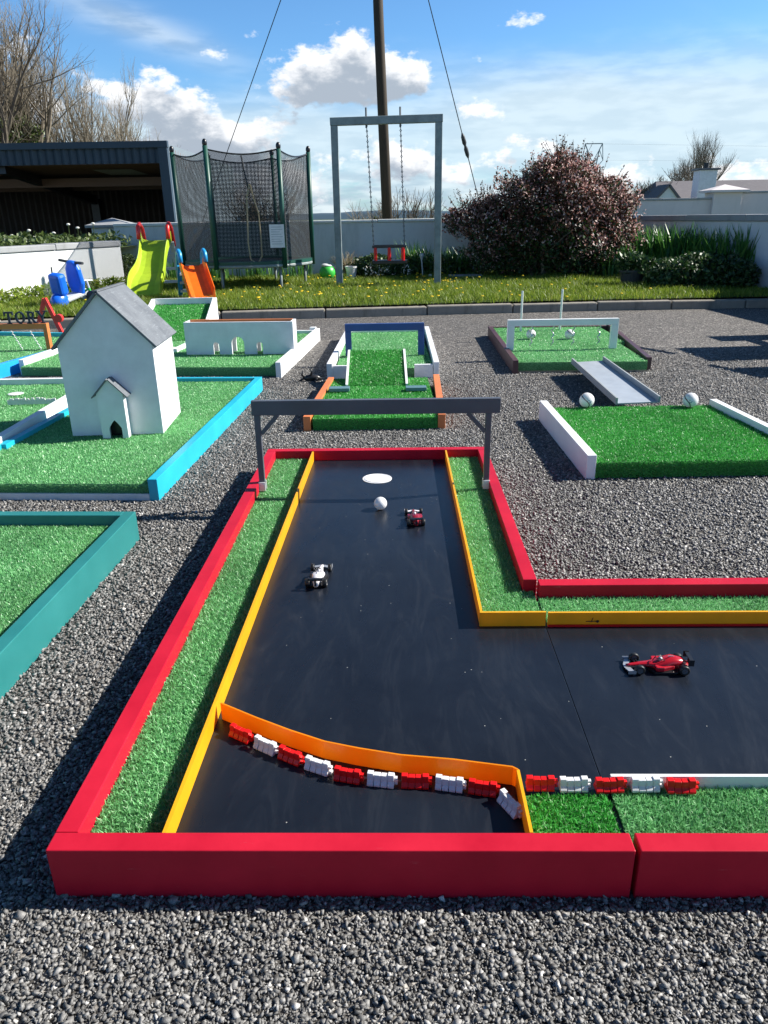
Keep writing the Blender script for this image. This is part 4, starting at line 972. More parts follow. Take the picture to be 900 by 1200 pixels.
for a, b_ in ((cT[0], sL), (cT[1], sR_)):
    mb = MB(); A = a - Vector((0, SY - .05, 0)); Bv = b_ - Vector((0, SY - .05, 0)); n = 52
    for k in range(n):
        p0 = A.lerp(Bv, k / n); p1 = A.lerp(Bv, (k + .92) / n); off = Vector((.010, 0, 0)) if k % 2 else Vector((0, .010, 0))
        mb.tube([p0, (p0 + p1) / 2 + off, p1], .0065, 4); mb.tube([p0, (p0 + p1) / 2 - off, p1], .0065, 4)
    mb.tube([A + Vector((0, 0, .10)), A + Vector((0, 0, -.12))], .012, 6); mb.build('chain', M['chain'], seat)
x0, x1 = sL.x, sR_.x; zt_, zb_ = sL.z, bL.z
for i, x in enumerate((x0 + .02, (x0 + x1) / 2, x1 - .02)):
    for y in (-.14, .14):
        mb = MB(); mb.tube([(x, y, zb_ + .01), (x, y, zt_ - .01)], .019, 8); mb.build('red_post', M['redplastic'], seat)
mb = MB()
for y in (-.14, .14): mb.bar((x0 - .02, y, zt_), (x1 + .02, y, zt_), .02, .03)
for x in (x0 - .01, x1 + .01): mb.bar((x, -.14, zt_), (x, .14, zt_), .02, .03)
mb.build('top_rail', M['black'], seat, bev=.003)
mb = MB(); mb.box(x0 - .02, x1 + .03, -.16, .16, zb_ - .03, zb_ + .01); mb.build('seat', M['black'], seat, bev=.006)

# ------------------------------------------------------------------ TRAMPOLINE
tc0 = at(292, 300, Y=10.45); TR = .855
tp = thing('trampoline', 'green hexagonal trampoline with dark safety net and white notice', 'trampoline', (tc0.x, 10.45, 0), R(10.6))
hexp = [(TR * math.cos(R(60 * k)), TR * math.sin(R(60 * k))) for k in range(6)]   # 0 right,1 back right,2 back left,3 left,4 front left,5 front right
rz = .42; ptz = 1.74
mb = MB(); n = 36
prof_r = []
def ring(mb, r0, r1, z0, z1):
    vs = []; fs = []; n = 48
    for k in range(n):
        a = 2 * math.pi * k / n
        for (r, z) in ((r0, z0), (r1, z0), (r1, z1), (r0, z1)): vs.append((r * math.cos(a), r * math.sin(a), z))
    for k in range(n):
        j = (k + 1) % n
        for q in range(4): fs.append((k * 4 + q, j * 4 + q, j * 4 + (q + 1) % 4, k * 4 + (q + 1) % 4))
    mb.add(vs, fs)
ring(mb, TR * .80, TR * .98, rz, rz + .035); mb.build('padding', M['tramp'], tp)
mb = MB(); mb.lathe([(.001, rz + .01), (TR * .81, rz + .012)], (0, 0, 0), 40); mb.build('jump_mat', M['black'], tp)
mb = MB(); mb.tube([(TR * .96 * math.cos(R(10 * k)), TR * .96 * math.sin(R(10 * k)), rz - .02) for k in range(37)], .022, 8, False); mb.build('rim', M['galv'], tp)
for k in range(6):
    x, y = hexp[k]; top = ptz + .02 * math.sin(k * 2.1)
    mb = MB(); mb.tube([(x * .99, y * .99, rz - .05), (x * 1.0, y * 1.0, top)], .030 if k != 1 and k != 2 else .024, 10); po = mb.build('pole', M['tramp'], tp, smooth=True)
    mb = MB(); mb.ball((x, y, top + .03), .030, 8, (1, 1, 1.5)); mb.build('pole_cap', M['black'], po, smooth=True)
for k in range(3):
    a = R(60 * (2 * k) - 30 + 30); 
for k in (0, 1, 2, 3, 4, 5):
    x, y = hexp[k]; xx_, yy_ = x * .86, y * .86
    mb = MB(); mb.tube([(xx_, yy_, rz - .02), (xx_, yy_, LZ + .04), (xx_ + (.05 if k in (4, 3) else -.05), yy_, LZ + .0)], .018, 8); mb.build('leg', M['galv'], tp, smooth=True)
# net panels, drooping top edge
for k in range(6):
    a, b_ = Vector((*hexp[k], 0)) * .985, Vector((*hexp[(k + 1) % 6], 0)) * .985
    if k == 0: pass
    vs = []; fs = []; uv = []; NX, NZ = 12, 10; zA = ptz - .02; w = (b_ - a).length
    for i in range(NX + 1):
        u = i / NX; p = a.lerp(b_, u); dr = -.055 * math.sin(math.pi * u); inn = 1 - .02 * math.sin(math.pi * u)
        for j in range(NZ + 1):
            v = j / NZ; z = rz + .03 + (zA + dr - rz - .03) * v; wob = 1 - .012 * math.sin(math.pi * v) * math.sin(u * 9 + k)
            vs.append((p.x * inn * wob, p.y * inn * wob, z)); uv.append((u * w, z))
    for i in range(NX):
        for j in range(NZ): q = i * (NZ + 1) + j; fs.append((q, q + NZ + 1, q + NZ + 2, q + 1))
    o = fast_mesh('net_panel', vs, fs, M['net'], tp); ul = o.data.uv_layers.new(name='UVMap')
    for lp in o.data.loops: ul.data[lp.index].uv = uv[lp.vertex_index]
    mb = MB(); mb.tube([(a.lerp(b_, i / 12).x, a.lerp(b_, i / 12).y, zA - .055 * math.sin(math.pi * i / 12)) for i in range(13)], .009, 6); mb.build('top_cord', M['black'], tp)
# entrance zip and rope, notice
fy = hexp[5][1] * .985 - .02
_n = Vector((math.sin(R(10.6)), -math.cos(R(10.6)), 0)); _o = Vector((tc0.x, 10.45, 0)) - _n * fy * 1.0
def lp(px, py):
    d = at(px, py, Y=5) - CAM; k_ = (_o - CAM).dot(_n) / d.dot(_n); q = CAM + d * k_
    v_ = Matrix.Rotation(-R(10.6), 3, 'Z') @ (q - Vector((tc0.x, 10.45, 0))); return (v_.x, fy - .012, v_.z)
cx0 = lp(290, 240)[0]
mb = MB(); mb.tube([(cx0 - .03, fy, ptz - .09), (cx0 + .02, fy - .01, ptz - .45)], .010, 6); mb.build('zip', M['black'], tp)
mb = MB(); mb.tube([lp(292, 216), lp(289, 232), lp(290, 258), lp(291, 285), lp(294, 304), lp(302, 310)], [.012, .010, .011, .010, .010, .012], 6)
mb.tube([lp(293, 216), lp(297, 232), lp(303, 250), lp(306, 280), lp(307, 300), lp(302, 310)], [.012, .010, .009, .010, .010, .012], 6); mb.build('rope', M['straw'], tp)
q0 = Vector(lp(315, 263)); q1 = Vector(lp(334, 290)); nb = B('notice', M['whiteplastic'], tp, q0.x, q1.x, q0.y - .012, q0.y - .008, q1.z, q0.z, 0)
mb = MB()
for i in range(9): zz = q1.z + .04 + i * .028; mb.box(q0.x + .02, q1.x - .02 - .05 * ((i * 7) % 3) / 3, q0.y - .0135, q0.y - .0125, zz, zz + .008)
mb.build('faint_lines', M['palegrey'], nb)

# ------------------------------------------------------------------ SLIDES
def slide(name, label, base, rz_, Ls, hz, w, lane, hand, wave=0.0, leg=None):
    t = thing(name, label, 'slide', base, rz_)
    # own frame: slide foot at origin, climbs along +y
    NP = 14; path = []
    for i in range(NP + 1):
        u = i / NP; z = .05 + (hz - .05) * (u ** 1.0) + wave * math.sin(u * 2 * math.pi * 1.3 + .4); path.append((u * Ls, z))
    vs = []; fs = []; cross = [(-w / 2 - .0, .10), (-w / 2 + .01, .105), (-w / 2 + .03, .02), (-w / 4, .0), (w / 4, 0), (w / 2 - .03, .02), (w / 2 - .01, .105), (w / 2, .10), (w / 2, -.015), (-w / 2, -.015)]
    m_ = len(cross)
    for i, (y, z) in enumerate(path):
        ww = 1 + (.10 * math.sin(i / NP * math.pi * 2 + .5) if wave else 0)
        for (cx, cz) in cross: vs.append((cx * ww, y, z + cz))
    for i in range(NP):
        for k in range(m_): fs.append((i * m_ + k, i * m_ + (k + 1) % m_, (i + 1) * m_ + (k + 1) % m_, (i + 1) * m_ + k))
    fs += [tuple(range(m_)), tuple(NP * m_ + k for k in range(m_ - 1, -1, -1))]
    mb = MB(); mb.add(vs, fs); mb.build('lane', lane, t, bev=.004)
    for s in (-1, 1):
        mb = MB(); x = s * (w / 2 - .005); hh = hz * .20 + .05
        mb.tube([(x, Ls - .12, hz + .04), (x, Ls - .10, hz + .04 + hh * .8), (x, Ls - .02, hz + .04 + hh), (x, Ls + .08, hz + .04 + hh * .7), (x, Ls + .15, hz - .05)], .026, 8); mb.build('handle', hand, t, smooth=True)
        mb = MB(); mb.bar((x, Ls + .04, hz), (x, Ls + .42 * hz + .05, 0), .05, .03, (0, 1, 0)); mb.build('ladder_side', leg or hand, t, bev=.004)
    for i in range(3):
        u = .2 + i * .27; y = Ls + .04 + (.42 * hz + .01) * (1 - u); mb = MB(); mb.box(-w / 2, w / 2, y - .05, y + .05, hz * u - .015, hz * u + .015); mb.build('step', lane if not leg else M['palegrey'], t, bev=.003)
    return t
b0 = at(170, 352, LZ); slide('green_slide', 'lime green wavy slide with red handles beside the left wall', (b0.x, b0.y, LZ), R(2), .85, .60, .36, M['limeslide'], M['handred'], .03, M['palegrey'])
b0 = at(238, 354, LZ); slide('orange_slide', 'small orange slide with blue handles next to the lime green slide', (b0.x, b0.y, LZ), R(22), .52, .36, .29, M['orangeslide'], M['handblue'], 0, M['handblue'])

# ------------------------------------------------------------------ ride-on toys at left
p = at(80, 359, LZ); sco = thing('toy_scooter', 'bright blue ride on toy scooter tipped over against the left wall', 'toy scooter', (p.x, p.y + .12, LZ)); sco.rotation_euler = (R(6), R(-12), R(66)); sco.scale = (.95, .95, .95)
mb = MB(); mb.ball((-.17, 0, .10), .10, 10, (1.15, .85, 1)); mb.build('rear_body', M['toyblue'], sco, smooth=True)
mb = MB(); mb.box(-.19, -.07, -.085, .085, .16, .40); mb.build('seat_back', M['toyblue'], sco, bev=.035)
mb = MB(); mb.box(-.12, .16, -.075, .075, .07, .12); mb.build('footboard', M['palegrey'], sco, bev=.02)
mb = MB(); mb.prism([(-.07, .08), (.07, .08), (.11, .22), (.095, .38), (.05, .47), (-.05, .47), (-.095, .38), (-.11, .22)], .10, .17, Matrix(((0, 0, 1, 0), (1, 0, 0, 0), (0, 1, 0, 0), (0, 0, 0, 1)))); mb.build('front_shield', M['toyblue'], sco, bev=.025)
mb = MB(); mb.tube([(.13, -.17, .46), (.14, -.06, .45), (.14, .06, .45), (.13, .17, .46)], .016, 8); mb.build('handlebar', M['pot'], sco)
for x in (-.17, .2): mb = MB(); mb.lathe([(.01, -.025), (.065, -.025), (.072, 0), (.065, .025), (.01, .025)], (x, 0, .072), 16, X90); mb.build('wheel', M['palegrey'], sco)
p = at(97, 356, LZ); tr3 = thing('toy_trike', 'small green and white toy trike behind the model house roof', 'toy trike', (p.x, p.y + .05, LZ), R(-20))
for x, y, r in ((-.12, -.08, .055), (-.12, .08, .055), (.12, 0, .07)): mb = MB(); mb.lathe([(.01, -.015), (r, -.015), (r, .015), (.01, .015)], (x, y, r), 16, X90); mb.build('wheel', M['pot'], tr3)
mb = MB(); mb.tube([(-.12, -.08, .06), (-.12, .08, .06)], .008, 6); mb.tube([(-.12, 0, .06), (0, 0, .12), (.10, 0, .16), (.12, 0, .07)], .014, 8); mb.build('frame', M['toygreen'], tr3, smooth=True)
mb = MB(); mb.tube([(.10, 0, .16), (.08, 0, .24)], .010, 6); mb.tube([(.08, -.09, .25), (.08, .09, .24)], .010, 6); mb.build('handlebar', M['palegrey'], tr3)
mb = MB(); mb.box(-.12, -.01, -.05, .05, .13, .155); mb.build('seat', M['toygreen'], tr3, bev=.01)
p = at(64, 358, LZ); gt = at(60, 313, Y=p.y); gn = thing('toy_goal', 'thin pole with slack pale triangular net beside the blue toy scooter', 'toy goal', (p.x, p.y, LZ))
q = gt - Vector((p.x, p.y, LZ)); mb = MB(); mb.tube([(.02, 0, 0), q], .009, 6); mb.build('pole', M['pot'], gn)
fast_mesh('net', [q + Vector((.0, 0, -.06)), (-.12, .05, q.z * .38), (-.10, .03, .1), (.1, .02, .1), (.16, .05, q.z * .72)], [(0, 1, 2), (0, 2, 3), (0, 3, 4)], M['netwhite'], gn)

# ------------------------------------------------------------------ plants
def leaves(P, size, stretch=1.0):
    """quad leaf at each point with random orientation"""
    n = len(P); q = rng.normal(size=(n, 3)); q /= np.linalg.norm(q, axis=1)[:, None]
    r = rng.normal(size=(n, 3)); u = np.cross(q, r); u /= np.linalg.norm(u, axis=1)[:, None]; w = np.cross(q, u)
    s = (size * rng.uniform(.6, 1.3, n))[:, None]
    a = P - u * s * stretch; b = P + w * s * .5; c = P + u * s * stretch; d = P - w * s * .5
    v = np.stack([a, b, c, d], 1).reshape(-1, 3); f = np.arange(n * 4).reshape(-1, 4); return v, f
def blob_points(n, c, r, shell=.55, lump=.25, zmin=None):
    d = rng.normal(size=(n, 3)); d /= np.linalg.norm(d, axis=1)[:, None]
    lum = 1 + lump * (np.sin(d[:, 0] * 5 + c[0] * 3) * np.sin(d[:, 1] * 6 + 1) + .6 * np.sin(d[:, 2] * 9 + d[:, 0] * 7))
    rad = (shell + (1 - shell) * rng.uniform(0, 1, n) ** .5) * lum
    P = np.array(c) + d * rad[:, None] * np.array(r)
    if zmin is not None: P = P[P[:, 2] > zmin]
    return P
def grow(mb, p, d, length, r, depth, spread=.55, up=.15, n=3, seg=3, sides=4, tips=None, kids=(2, 4), shrink=.68):
    pts = [p]; rs = [r]; dd = d.copy()
    for i in range(seg):
        dd = (dd + Vector((rnd.gauss(0, .12), rnd.gauss(0, .12), rnd.gauss(0, .08) + up * .3))).normalized(); pts.append(pts[-1] + dd * length / seg); rs.append(r * (1 - .38 * (i + 1) / seg))
    mb.tube(pts, rs, sides if r > .01 else 3, False)
    if tips is not None and depth <= 1: tips.extend(pts[1:])
    if depth > 0:
        for k in range(rnd.randint(*kids)):
            j = rnd.randint(1, seg); ax = Vector((rnd.gauss(0, 1), rnd.gauss(0, 1), rnd.gauss(0, .5) + up)).normalized()
            nd = (dd * (1 - spread) + ax * spread).normalized(); grow(mb, pts[j], nd, length * shrink * rnd.uniform(.8, 1.15), rs[j] * .62, depth - 1, spread, up, n, seg, sides, tips, kids, shrink)
        grow(mb, pts[-1], dd, length * shrink, rs[-1] * .85, depth - 1, spread, up, n, seg, sides, tips, kids, shrink)
# bronze shrub
bs = thing('bronze_shrub', 'large rounded bronze leaved shrub with pale pink blossom against the back wall', 'shrub', (2.45, 11.3, LZ))
lob = [((0.0, 0, .66), (.88, .75, .76), 13000), ((-.28, -.15, .86), (.52, .5, .56), 6500), ((.10, -.1, 1.14), (.46, .45, .44), 6000), ((.52, -.1, .90), (.56, .5, .50), 7000), ((.82, -.1, .50), (.36, .45, .52), 6500), ((-.75, -.05, .58), (.48, .42, .45), 5000), ((-1.10, .05, .78), (.42, .32, .20), 2600), ((-.92, .02, .92), (.24, .25, .14), 900), ((.80, -.05, .88), (.30, .35, .24), 2000), ((-.22, -.15, 1.20), (.24, .22, .20), 1100), ((.30, 0, 1.36), (.22, .25, .20), 1200), ((.05, 0, 1.48), (.16, .2, .14), 700), ((-.5, 0, .3), (.75, .5, .35), 3600), ((.5, -.1, .3), (.75, .5, .35), 3800)]
P = np.concatenate([blob_points(n, c, r, .5, .30, 0) for c, r, n in lob]); sel = rng.uniform(0, 1, len(P)) < np.clip(1.0 - P[:, 2], .16, .75); v, f = leaves(P[~sel], .024, 1.1); fast_mesh('foliage', v, f, M['bushleaf'], bs); v, f = leaves(P[sel], .024, 1.1); fast_mesh('green_foliage', v, f, M['leafdark'], bs)
P2 = np.concatenate([blob_points(int(n * .55), c, (r[0] * 1.03, r[1] * 1.03, r[2] * 1.04), .86, .30, .25) for c, r, n in lob])
keep = rng.uniform(0, 1, len(P2)) < np.clip(.28 + .45 * (P2[:, 0] > .1) + .6 * (P2[:, 0] < -.75) + .4 * (P2[:, 2] > 1.0) - .3 * (P2[:, 2] < .45), 0, 1); v, f = leaves(P2[keep], .021, .9); fast_mesh('blossom', v, f, M['blossom'], bs)
mb = MB(); tips = []
for k in range(14): grow(mb, Vector((rnd.uniform(-.35, .35), rnd.uniform(-.2, .2), 0)), Vector((rnd.gauss(0, .5), rnd.gauss(0, .3), 1)).normalized(), .75, .022, 2, .5, .4, tips=tips)
# fine shoots rising above the outline
PP = []
for k in range(240):
    c, r, n = lob[rnd.choice([1, 2, 3, 5, 6, 7, 8, 9, 10, 11])]; a = rnd.uniform(0, 2 * math.pi); e = rnd.uniform(.1, 1.4)
    d = Vector((math.cos(a) * math.cos(e), math.sin(a) * math.cos(e), math.sin(e))); s = Vector(c) + Vector((d.x * r[0], d.y * r[1], d.z * r[2])); l = rnd.uniform(.08, .22)
    e1 = s + d * l + Vector((0, 0, .03)); mb.tube([s - d * .1, e1], .003, 3, False)
    for u in range(9): q = s.lerp(e1, u / 8); PP.append((q.x + rnd.gauss(0, .014), q.y + rnd.gauss(0, .014), q.z + rnd.gauss(0, .014)))
mb.build('branches', M['bark'], bs, recalc=False); v, f = leaves(np.array(PP), .017, 1); fast_mesh('shoot_leaves', v, f, M['bushleaf'], bs)

def sword_clump(label, x, y, z, n, h0, h1, spread, w=.022, name='sword_leaved_plant'):
    t = thing(name, label, 'plant', (x, y, z)); mb_v = []; mb_f = []; k = 0
    for i in range(n):
        a = rnd.uniform(0, 2 * math.pi); r0 = rnd.uniform(0, spread); h = rnd.uniform(h0, h1); b = rnd.uniform(0, 2 * math.pi); ln = rnd.uniform(.05, .42) * h
        p = Vector((math.cos(a) * r0, math.sin(a) * r0 * .6, 0)); d = Vector((math.cos(b), math.sin(b), 0)); sd = Vector((-d.y, d.x, 0)) * rnd.choice((1, .6)) + Vector((d.x, d.y, 0)) * rnd.uniform(-.5, .5)
        for j in range(4):
            u = j / 4; q = p + d * ln * u * u + Vector((0, 0, h * u * (1 - .12 * u))); ww = w * (1 - .55 * u) / 2; mb_v += [q - sd * ww, q + sd * ww]
        mb_v.append(p + d * ln + Vector((0, 0, h * .9)))
        for j in range(3): mb_f += [(k + 2 * j, k + 2 * j + 1, k + 2 * j + 3), (k + 2 * j, k + 2 * j + 3, k + 2 * j + 2)]
        mb_f.append((k + 6, k + 7, k + 8)); k += 9
    fast_mesh('leaf_blades', mb_v, mb_f, M['sword'], t); return t
SWP = [(486, .62, 'sunlit upright sword leaves behind the toddler swing', 130), (508, .50, 'sword leaved plant between the swing and its right post', 110), (530, .50, 'shaded sword leaves right of the swing post', 120), (548, .55, 'tall shaded sword leaves left of the bronze shrub', 120)]
for px, h, lb, n in SWP: q = at(px, 322, Y=11.5); sword_clump(lb, q.x, 11.6, LZ, n, h * .5, h, .26)
for px, Y, h, lb, n in ((752, 11.2, .62, 'tall sword leaved plant just right of the bronze shrub', 150), (775, 10.7, .62, 'broad clump of sword leaves below the right wall coping', 200), (798, 10.4, .66, 'sword leaved clump behind the low leafy mound', 200), (826, 10.1, .58, 'sword leaved clump above the leafy mound', 180), (850, 9.8, .62, 'tall sword leaves towards the right wall', 170), (872, 9.4, .64, 'rightmost sword leaves against the shaded white wall', 150), (735, 10.8, .42, 'lower arching sword leaves beside the dark pot', 130)):
    q = at(px, 320, Y=Y); sword_clump(lb, q.x, Y, LZ, int(n * 1.25), h * .6, h * 1.28, .34, .036)
for px, Y, h, lb, n in ((205, 11.6, .40, 'long leaves growing behind the orange slide', 70), (250, 11.6, .42, 'long leaves behind the trampoline legs, left', 90), (300, 11.7, .40, 'long leaves behind the trampoline legs, middle', 90), (345, 11.7, .36, 'long leaves behind the trampoline legs, right', 80)):
    q = at(px, 320, Y=Y); sword_clump(lb, q.x, Y, LZ, n, h * .45, h, .3, .02)
def leafy(name, label, c, lobes, mat, size, cat='shrub', stretch=.9):
    t = thing(name, label, cat, c); P = np.concatenate([blob_points(n, cc, r, .55, .12, 0) for cc, r, n in lobes]); v, f = leaves(P, size, stretch); fast_mesh('foliage', v, f, mat, t)
    mb = MB()
    for k in range(7): grow(mb, Vector((rnd.uniform(-.1, .1), rnd.uniform(-.08, .08), 0)), Vector((rnd.gauss(0, .5), rnd.gauss(0, .4), 1)).normalized(), lobes[0][1][2] * .8, .010, 1, .5, .3)
    mb.build('stems', M['bark'], t, recalc=False); return t
q = at(815, 330, Y=9.3); leafy('low_shrub', 'low spreading dark leafy mound at the corner of the lawn', (q.x, 9.25, LZ), [((0, 0, .12), (.62, .45, .27), 6500), ((-.3, -.1, .1), (.35, .3, .2), 2200), ((.35, -.1, .12), (.3, .3, .25), 2200)], M['leafdark'], .028)
q = at(450, 322, Y=11.5); leafy('low_shrub', 'dark low shrub with pale flowers under the toddler swing', (q.x - .12, 11.5, LZ), [((0, 0, .14), (.38, .2, .2), 2600), ((.5, .05, .12), (.3, .2, .18), 1500), ((.9, 0, .12), (.4, .2, .2), 1500)], M['leafdark'], .026)
P = rng.uniform(0, 1, (60, 3)) * np.array([.7, .1, .14]) + np.array([q.x - .3, 11.22, LZ + .05]); v, f = leaves(P, .022, 1); o = fast_mesh('pale_flowers', v, f, M['daisy']); tag(o, 'small pale flowers in front of the dark low shrub', 'flowers', kind='stuff')
q = at(152, 322, Y=10.9); leafy('box_shrub', 'small clipped green shrub between the left wall and green slide', (q.x, 10.9, LZ), [((0, 0, .2), (.2, .18, .22), 2200)], M['leafivy'], .018)
# dark soil bed along the shaded right side
mb = MB(); mb.add([(2.0, 8.2, LZ + .006), (4.4, 8.1, LZ + .006), (4.5, 9.5, LZ + .006), (4.0, 12.0, LZ + .006), (1.4, 12.0, LZ + .006), (1.4, 11.0, LZ + .006), (3.0, 10.2, LZ + .006), (3.2, 9.0, LZ + .006)], [(0, 1, 2, 7), (2, 3, 6, 7), (3, 4, 5, 6)])
# dry grass tuft + pot, ball
q = at(408, 320, Y=11.6); t = thing('dry_tuft', 'dry straw coloured rounded plant against the back wall', 'plant', (q.x, 11.65, LZ)); mbv = MB()
for k in range(170):
    d = Vector((rnd.gauss(0, .5), rnd.gauss(0, .3), 1)).normalized(); l = rnd.uniform(.2, .42); mbv.tube([(0, 0, .05), d * l * .6, d * l + Vector((rnd.gauss(0, .03), 0, -.02))], .003, 3, False)
mbv.build('stems', M['straw'], t, recalc=False)
q = at(412, 327, LZ); t = thing('plant_pot', 'white planter pot in front of the dry straw plant', 'pot', (q.x, q.y, LZ)); mb = MB(); mb.lathe([(.001, 0), (.06, 0), (.085, .16), (.092, .16), (.092, .18), (.078, .18), (.07, .12), (.001, .12)], (0, 0, 0), 20); mb.build('pot', M['whiteplastic'], t, smooth=False)
q = at(384, 328, LZ); t = thing('toy_ball', 'lime green and white toy ball by the trampoline', 'toy ball', (q.x, q.y, LZ + .10)); mb = MB(); mb.ball((0, 0, 0), .115, 14); mb.build('shell', M['toygreen'], t, smooth=True); mb = MB(); mb.lathe([(.05, .112), (.075, .091), (.06, .105)], (0, -.0, .0), 16); mb.ball((-.03, 0, .105), .045, 8, (1.3, 1, .5)); mb.build('white_cap', M['whiteplastic'], t, smooth=True)
q = at(672, 322, LZ); t = thing('plant_pot', 'dark rectangular trough in the shade of the bronze shrub', 'pot', (q.x, q.y - .15, LZ)); mb = MB(); mb.add([(-.13, -.1, 0), (.13, -.1, 0), (.13, .1, 0), (-.13, .1, 0), (-.17, -.14, .26), (.17, -.14, .26), (.17, .14, .26), (-.17, .14, .26), (-.14, -.11, .24), (.14, -.11, .24), (.14, .11, .24), (-.14, .11, .24)], [(3, 2, 1, 0), (0, 1, 5, 4), (1, 2, 6, 5), (2, 3, 7, 6), (3, 0, 4, 7), (4, 5, 9, 8), (5, 6, 10, 9), (6, 7, 11, 10), (7, 4, 8, 11), (8, 9, 10, 11)]); mb.build('trough', M['pot'], t)
mb = MB(); mb.box(-.172, .172, -.143, .143, .255, .275); mb.build('rim', M['palegrey'], t)
q = at(740, 335, LZ); t = thing('plant_pot', 'round dark pot with leaves at the lawn corner', 'pot', (q.x, q.y, LZ)); mb = MB(); mb.lathe([(.001, 0), (.12, 0), (.16, .17), (.17, .17), (.17, .19), (.15, .19), (.14, .14), (.001, .14)], (0, 0, 0), 24); mb.build('pot', M['pot'], t); v, f = leaves(blob_points(700, (0, 0, .27), (.2, .2, .12)), .03, 1.4); fast_mesh('leaves', v, f, M['leafdark'], t)
q = at(635, 325, LZ); tz = at(634, 294, Y=q.y).z; t = thing('marker_post', 'short pale wooden marker post in front of the bronze shrub', 'post', (q.x, q.y, LZ)); mb = MB(); mb.bar((.01, 0, 0), (-.01, 0, (tz - LZ) * .72), .04, .04); mb.build('post', M['wood'], t, bev=.003); mb = MB(); mb.bar((-.01, 0, (tz - LZ) * .721), (-.015, 0, tz - LZ), .065, .055); mb.build('head', M['wood'], t, bev=.004)
for px, ty, by, lb in ((494, 297, 326, 'small stake light with pale head right of the toddler swing'), (527, 304, 322, 'thin grey stake light right of the swing post')):
    q = at(px, by, LZ); tz = at(px, ty, Y=q.y).z - LZ; t = thing('stake_light', lb, 'garden light', (q.x, q.y, LZ), 0, 'garden stake lights'); mb = MB(); mb.tube([(.02, 0, 0), (0, 0, tz * .75)], .009, 6); mb.build('stake', M['palegrey'], t); mb = MB(); mb.lathe([(.012, 0), (.032, tz * .18), (.028, tz * .24), (.001, tz * .27)], (0, 0, tz * .74), 12); mb.build('head', M['palegrey'], t)
q = at(545, 326, LZ); t = thing('stone_slab', 'flat pale stone slab on the grass by the swing post', 'slab', (q.x, q.y, LZ)); mb = MB(); mb.box(-.24, .24, -.1, .1, .02, .05); mb.build('slab', M['coping'], t, bev=.008)
# flowers on the raised bed
xs = []; n = 9000; bx = rng.uniform(-7.5, -3.75, n); by = rng.uniform(8.6, 12.0, n)
edge = -4.28 + (by - 8.609) * .388; ok = bx < edge - .18; bx, by = bx[ok], by[ok]; P = np.stack([bx, by, .62 + rng.uniform(0, 1, len(bx)) ** 1.5 * (.16 + .07 * np.sin(bx * 3) * np.sin(by * 4))], 1); v, f = leaves(P, .035, 1.0); o = fast_mesh('bedding_plants', v, f, M['leafivy']); tag(o, 'mixed green bedding plants on top of the left wall', 'plants', kind='stuff')
fl = [(79, 263), (90, 267), (33, 270), (39, 278), (13, 276), (62, 273), (108, 262), (22, 281), (5, 281)]
for i, (px, py_) in enumerate(fl):
    q = at(px, py_, Y=10.9); lbs = ['tall white daisy above the left wall, tallest of the row', 'white daisy right beside the tallest one', 'white daisy over the left part of the bed', 'small white daisy low in the bed', 'pinkish daisy near the photo left edge', 'white daisy at the middle of the bed', 'bud stem beside the gate pillar', 'low daisy above the wall coping', 'leftmost daisy above the wall coping']
    t = thing('daisy', lbs[i], 'flower', (q.x, 10.9, .62), 0, 'daisies on the raised bed'); mb = MB(); mb.tube([(0, 0, 0), (.01, 0, q.z - .62)], .005, 4); mb.build('stem', M['leafivy'], t); mb = MB(); mb.ball((.01, 0, q.z - .62), .026, 6, (1, 1, .6)); mb.build('bloom', M['daisy'], t)
# weeds at base of bright wall
n = 2600; u = rng.uniform(0, 1, n); P = np.stack([-4.45 + u * .98 + rng.uniform(0, .16, n), 8.2 + u * 2.4 - .1, LZ + rng.uniform(0, 1, n) ** 1.6 * .16], 1); v, f = leaves(P, .022, 1.6); o = fast_mesh('weeds', v, f, M['grass']); tag(o, 'weeds growing along the foot of the bright left wall', 'weeds', kind='stuff')

# ------------------------------------------------------------------ pole and guy wires
px_ = at(456, 250, Y=13.2); ptop = at(430, -286, Y=13.2)
up_ = thing('utility_pole', 'tall brown wooden utility pole behind the swing frame', 'utility pole', (px_.x, 13.2, 0))
mb = MB(); mb.tube([(0, 0, 0), ((ptop.x - px_.x) * .5, 0, ptop.z * .5), (ptop.x - px_.x, 0, ptop.z + .8)], [.088, .077, .064], 16); mb.build('pole', M['pole'], up_, smooth=True)
def wire(name, label, pxs, Yb, ins):
    top = ptop.copy(); b_ = at(*pxs, Y=Yb); d = b_ - top; end = top + d * 1.25
    t = thing(name, label, 'guy wire', end, 0, 'guy wires of the utility pole'); mb = MB(); mb.tube([Vector((0, 0, 0)), top - end], .008, 5); mb.build('wire', M['black'], t)
    if ins:
        q = at(*ins, Y=1.0) ; 
        best = min(range(400), key=lambda k: abs((top + d * (k / 400) - CAM).normalized().angle((at(*ins, Y=5) - CAM).normalized()))); c = top + d * (best / 400) - end; dn = d.normalized()
        mb = MB(); mb.tube([c - dn * .22, c - dn * .16, c - dn * .05, c, c + dn * .06, c + dn * .16, c + dn * .22], [.012, .035, .04, .02, .04, .035, .012], 10); mb.build('insulator', M['pot'], t, smooth=True)
wire('guy_wire', 'thin guy wire slanting down to the left behind the trampoline', (262, 190), 17, None)
wire('guy_wire', 'guy wire with dark insulator slanting down to the right shrub', (558, 222), 15, (543, 172))

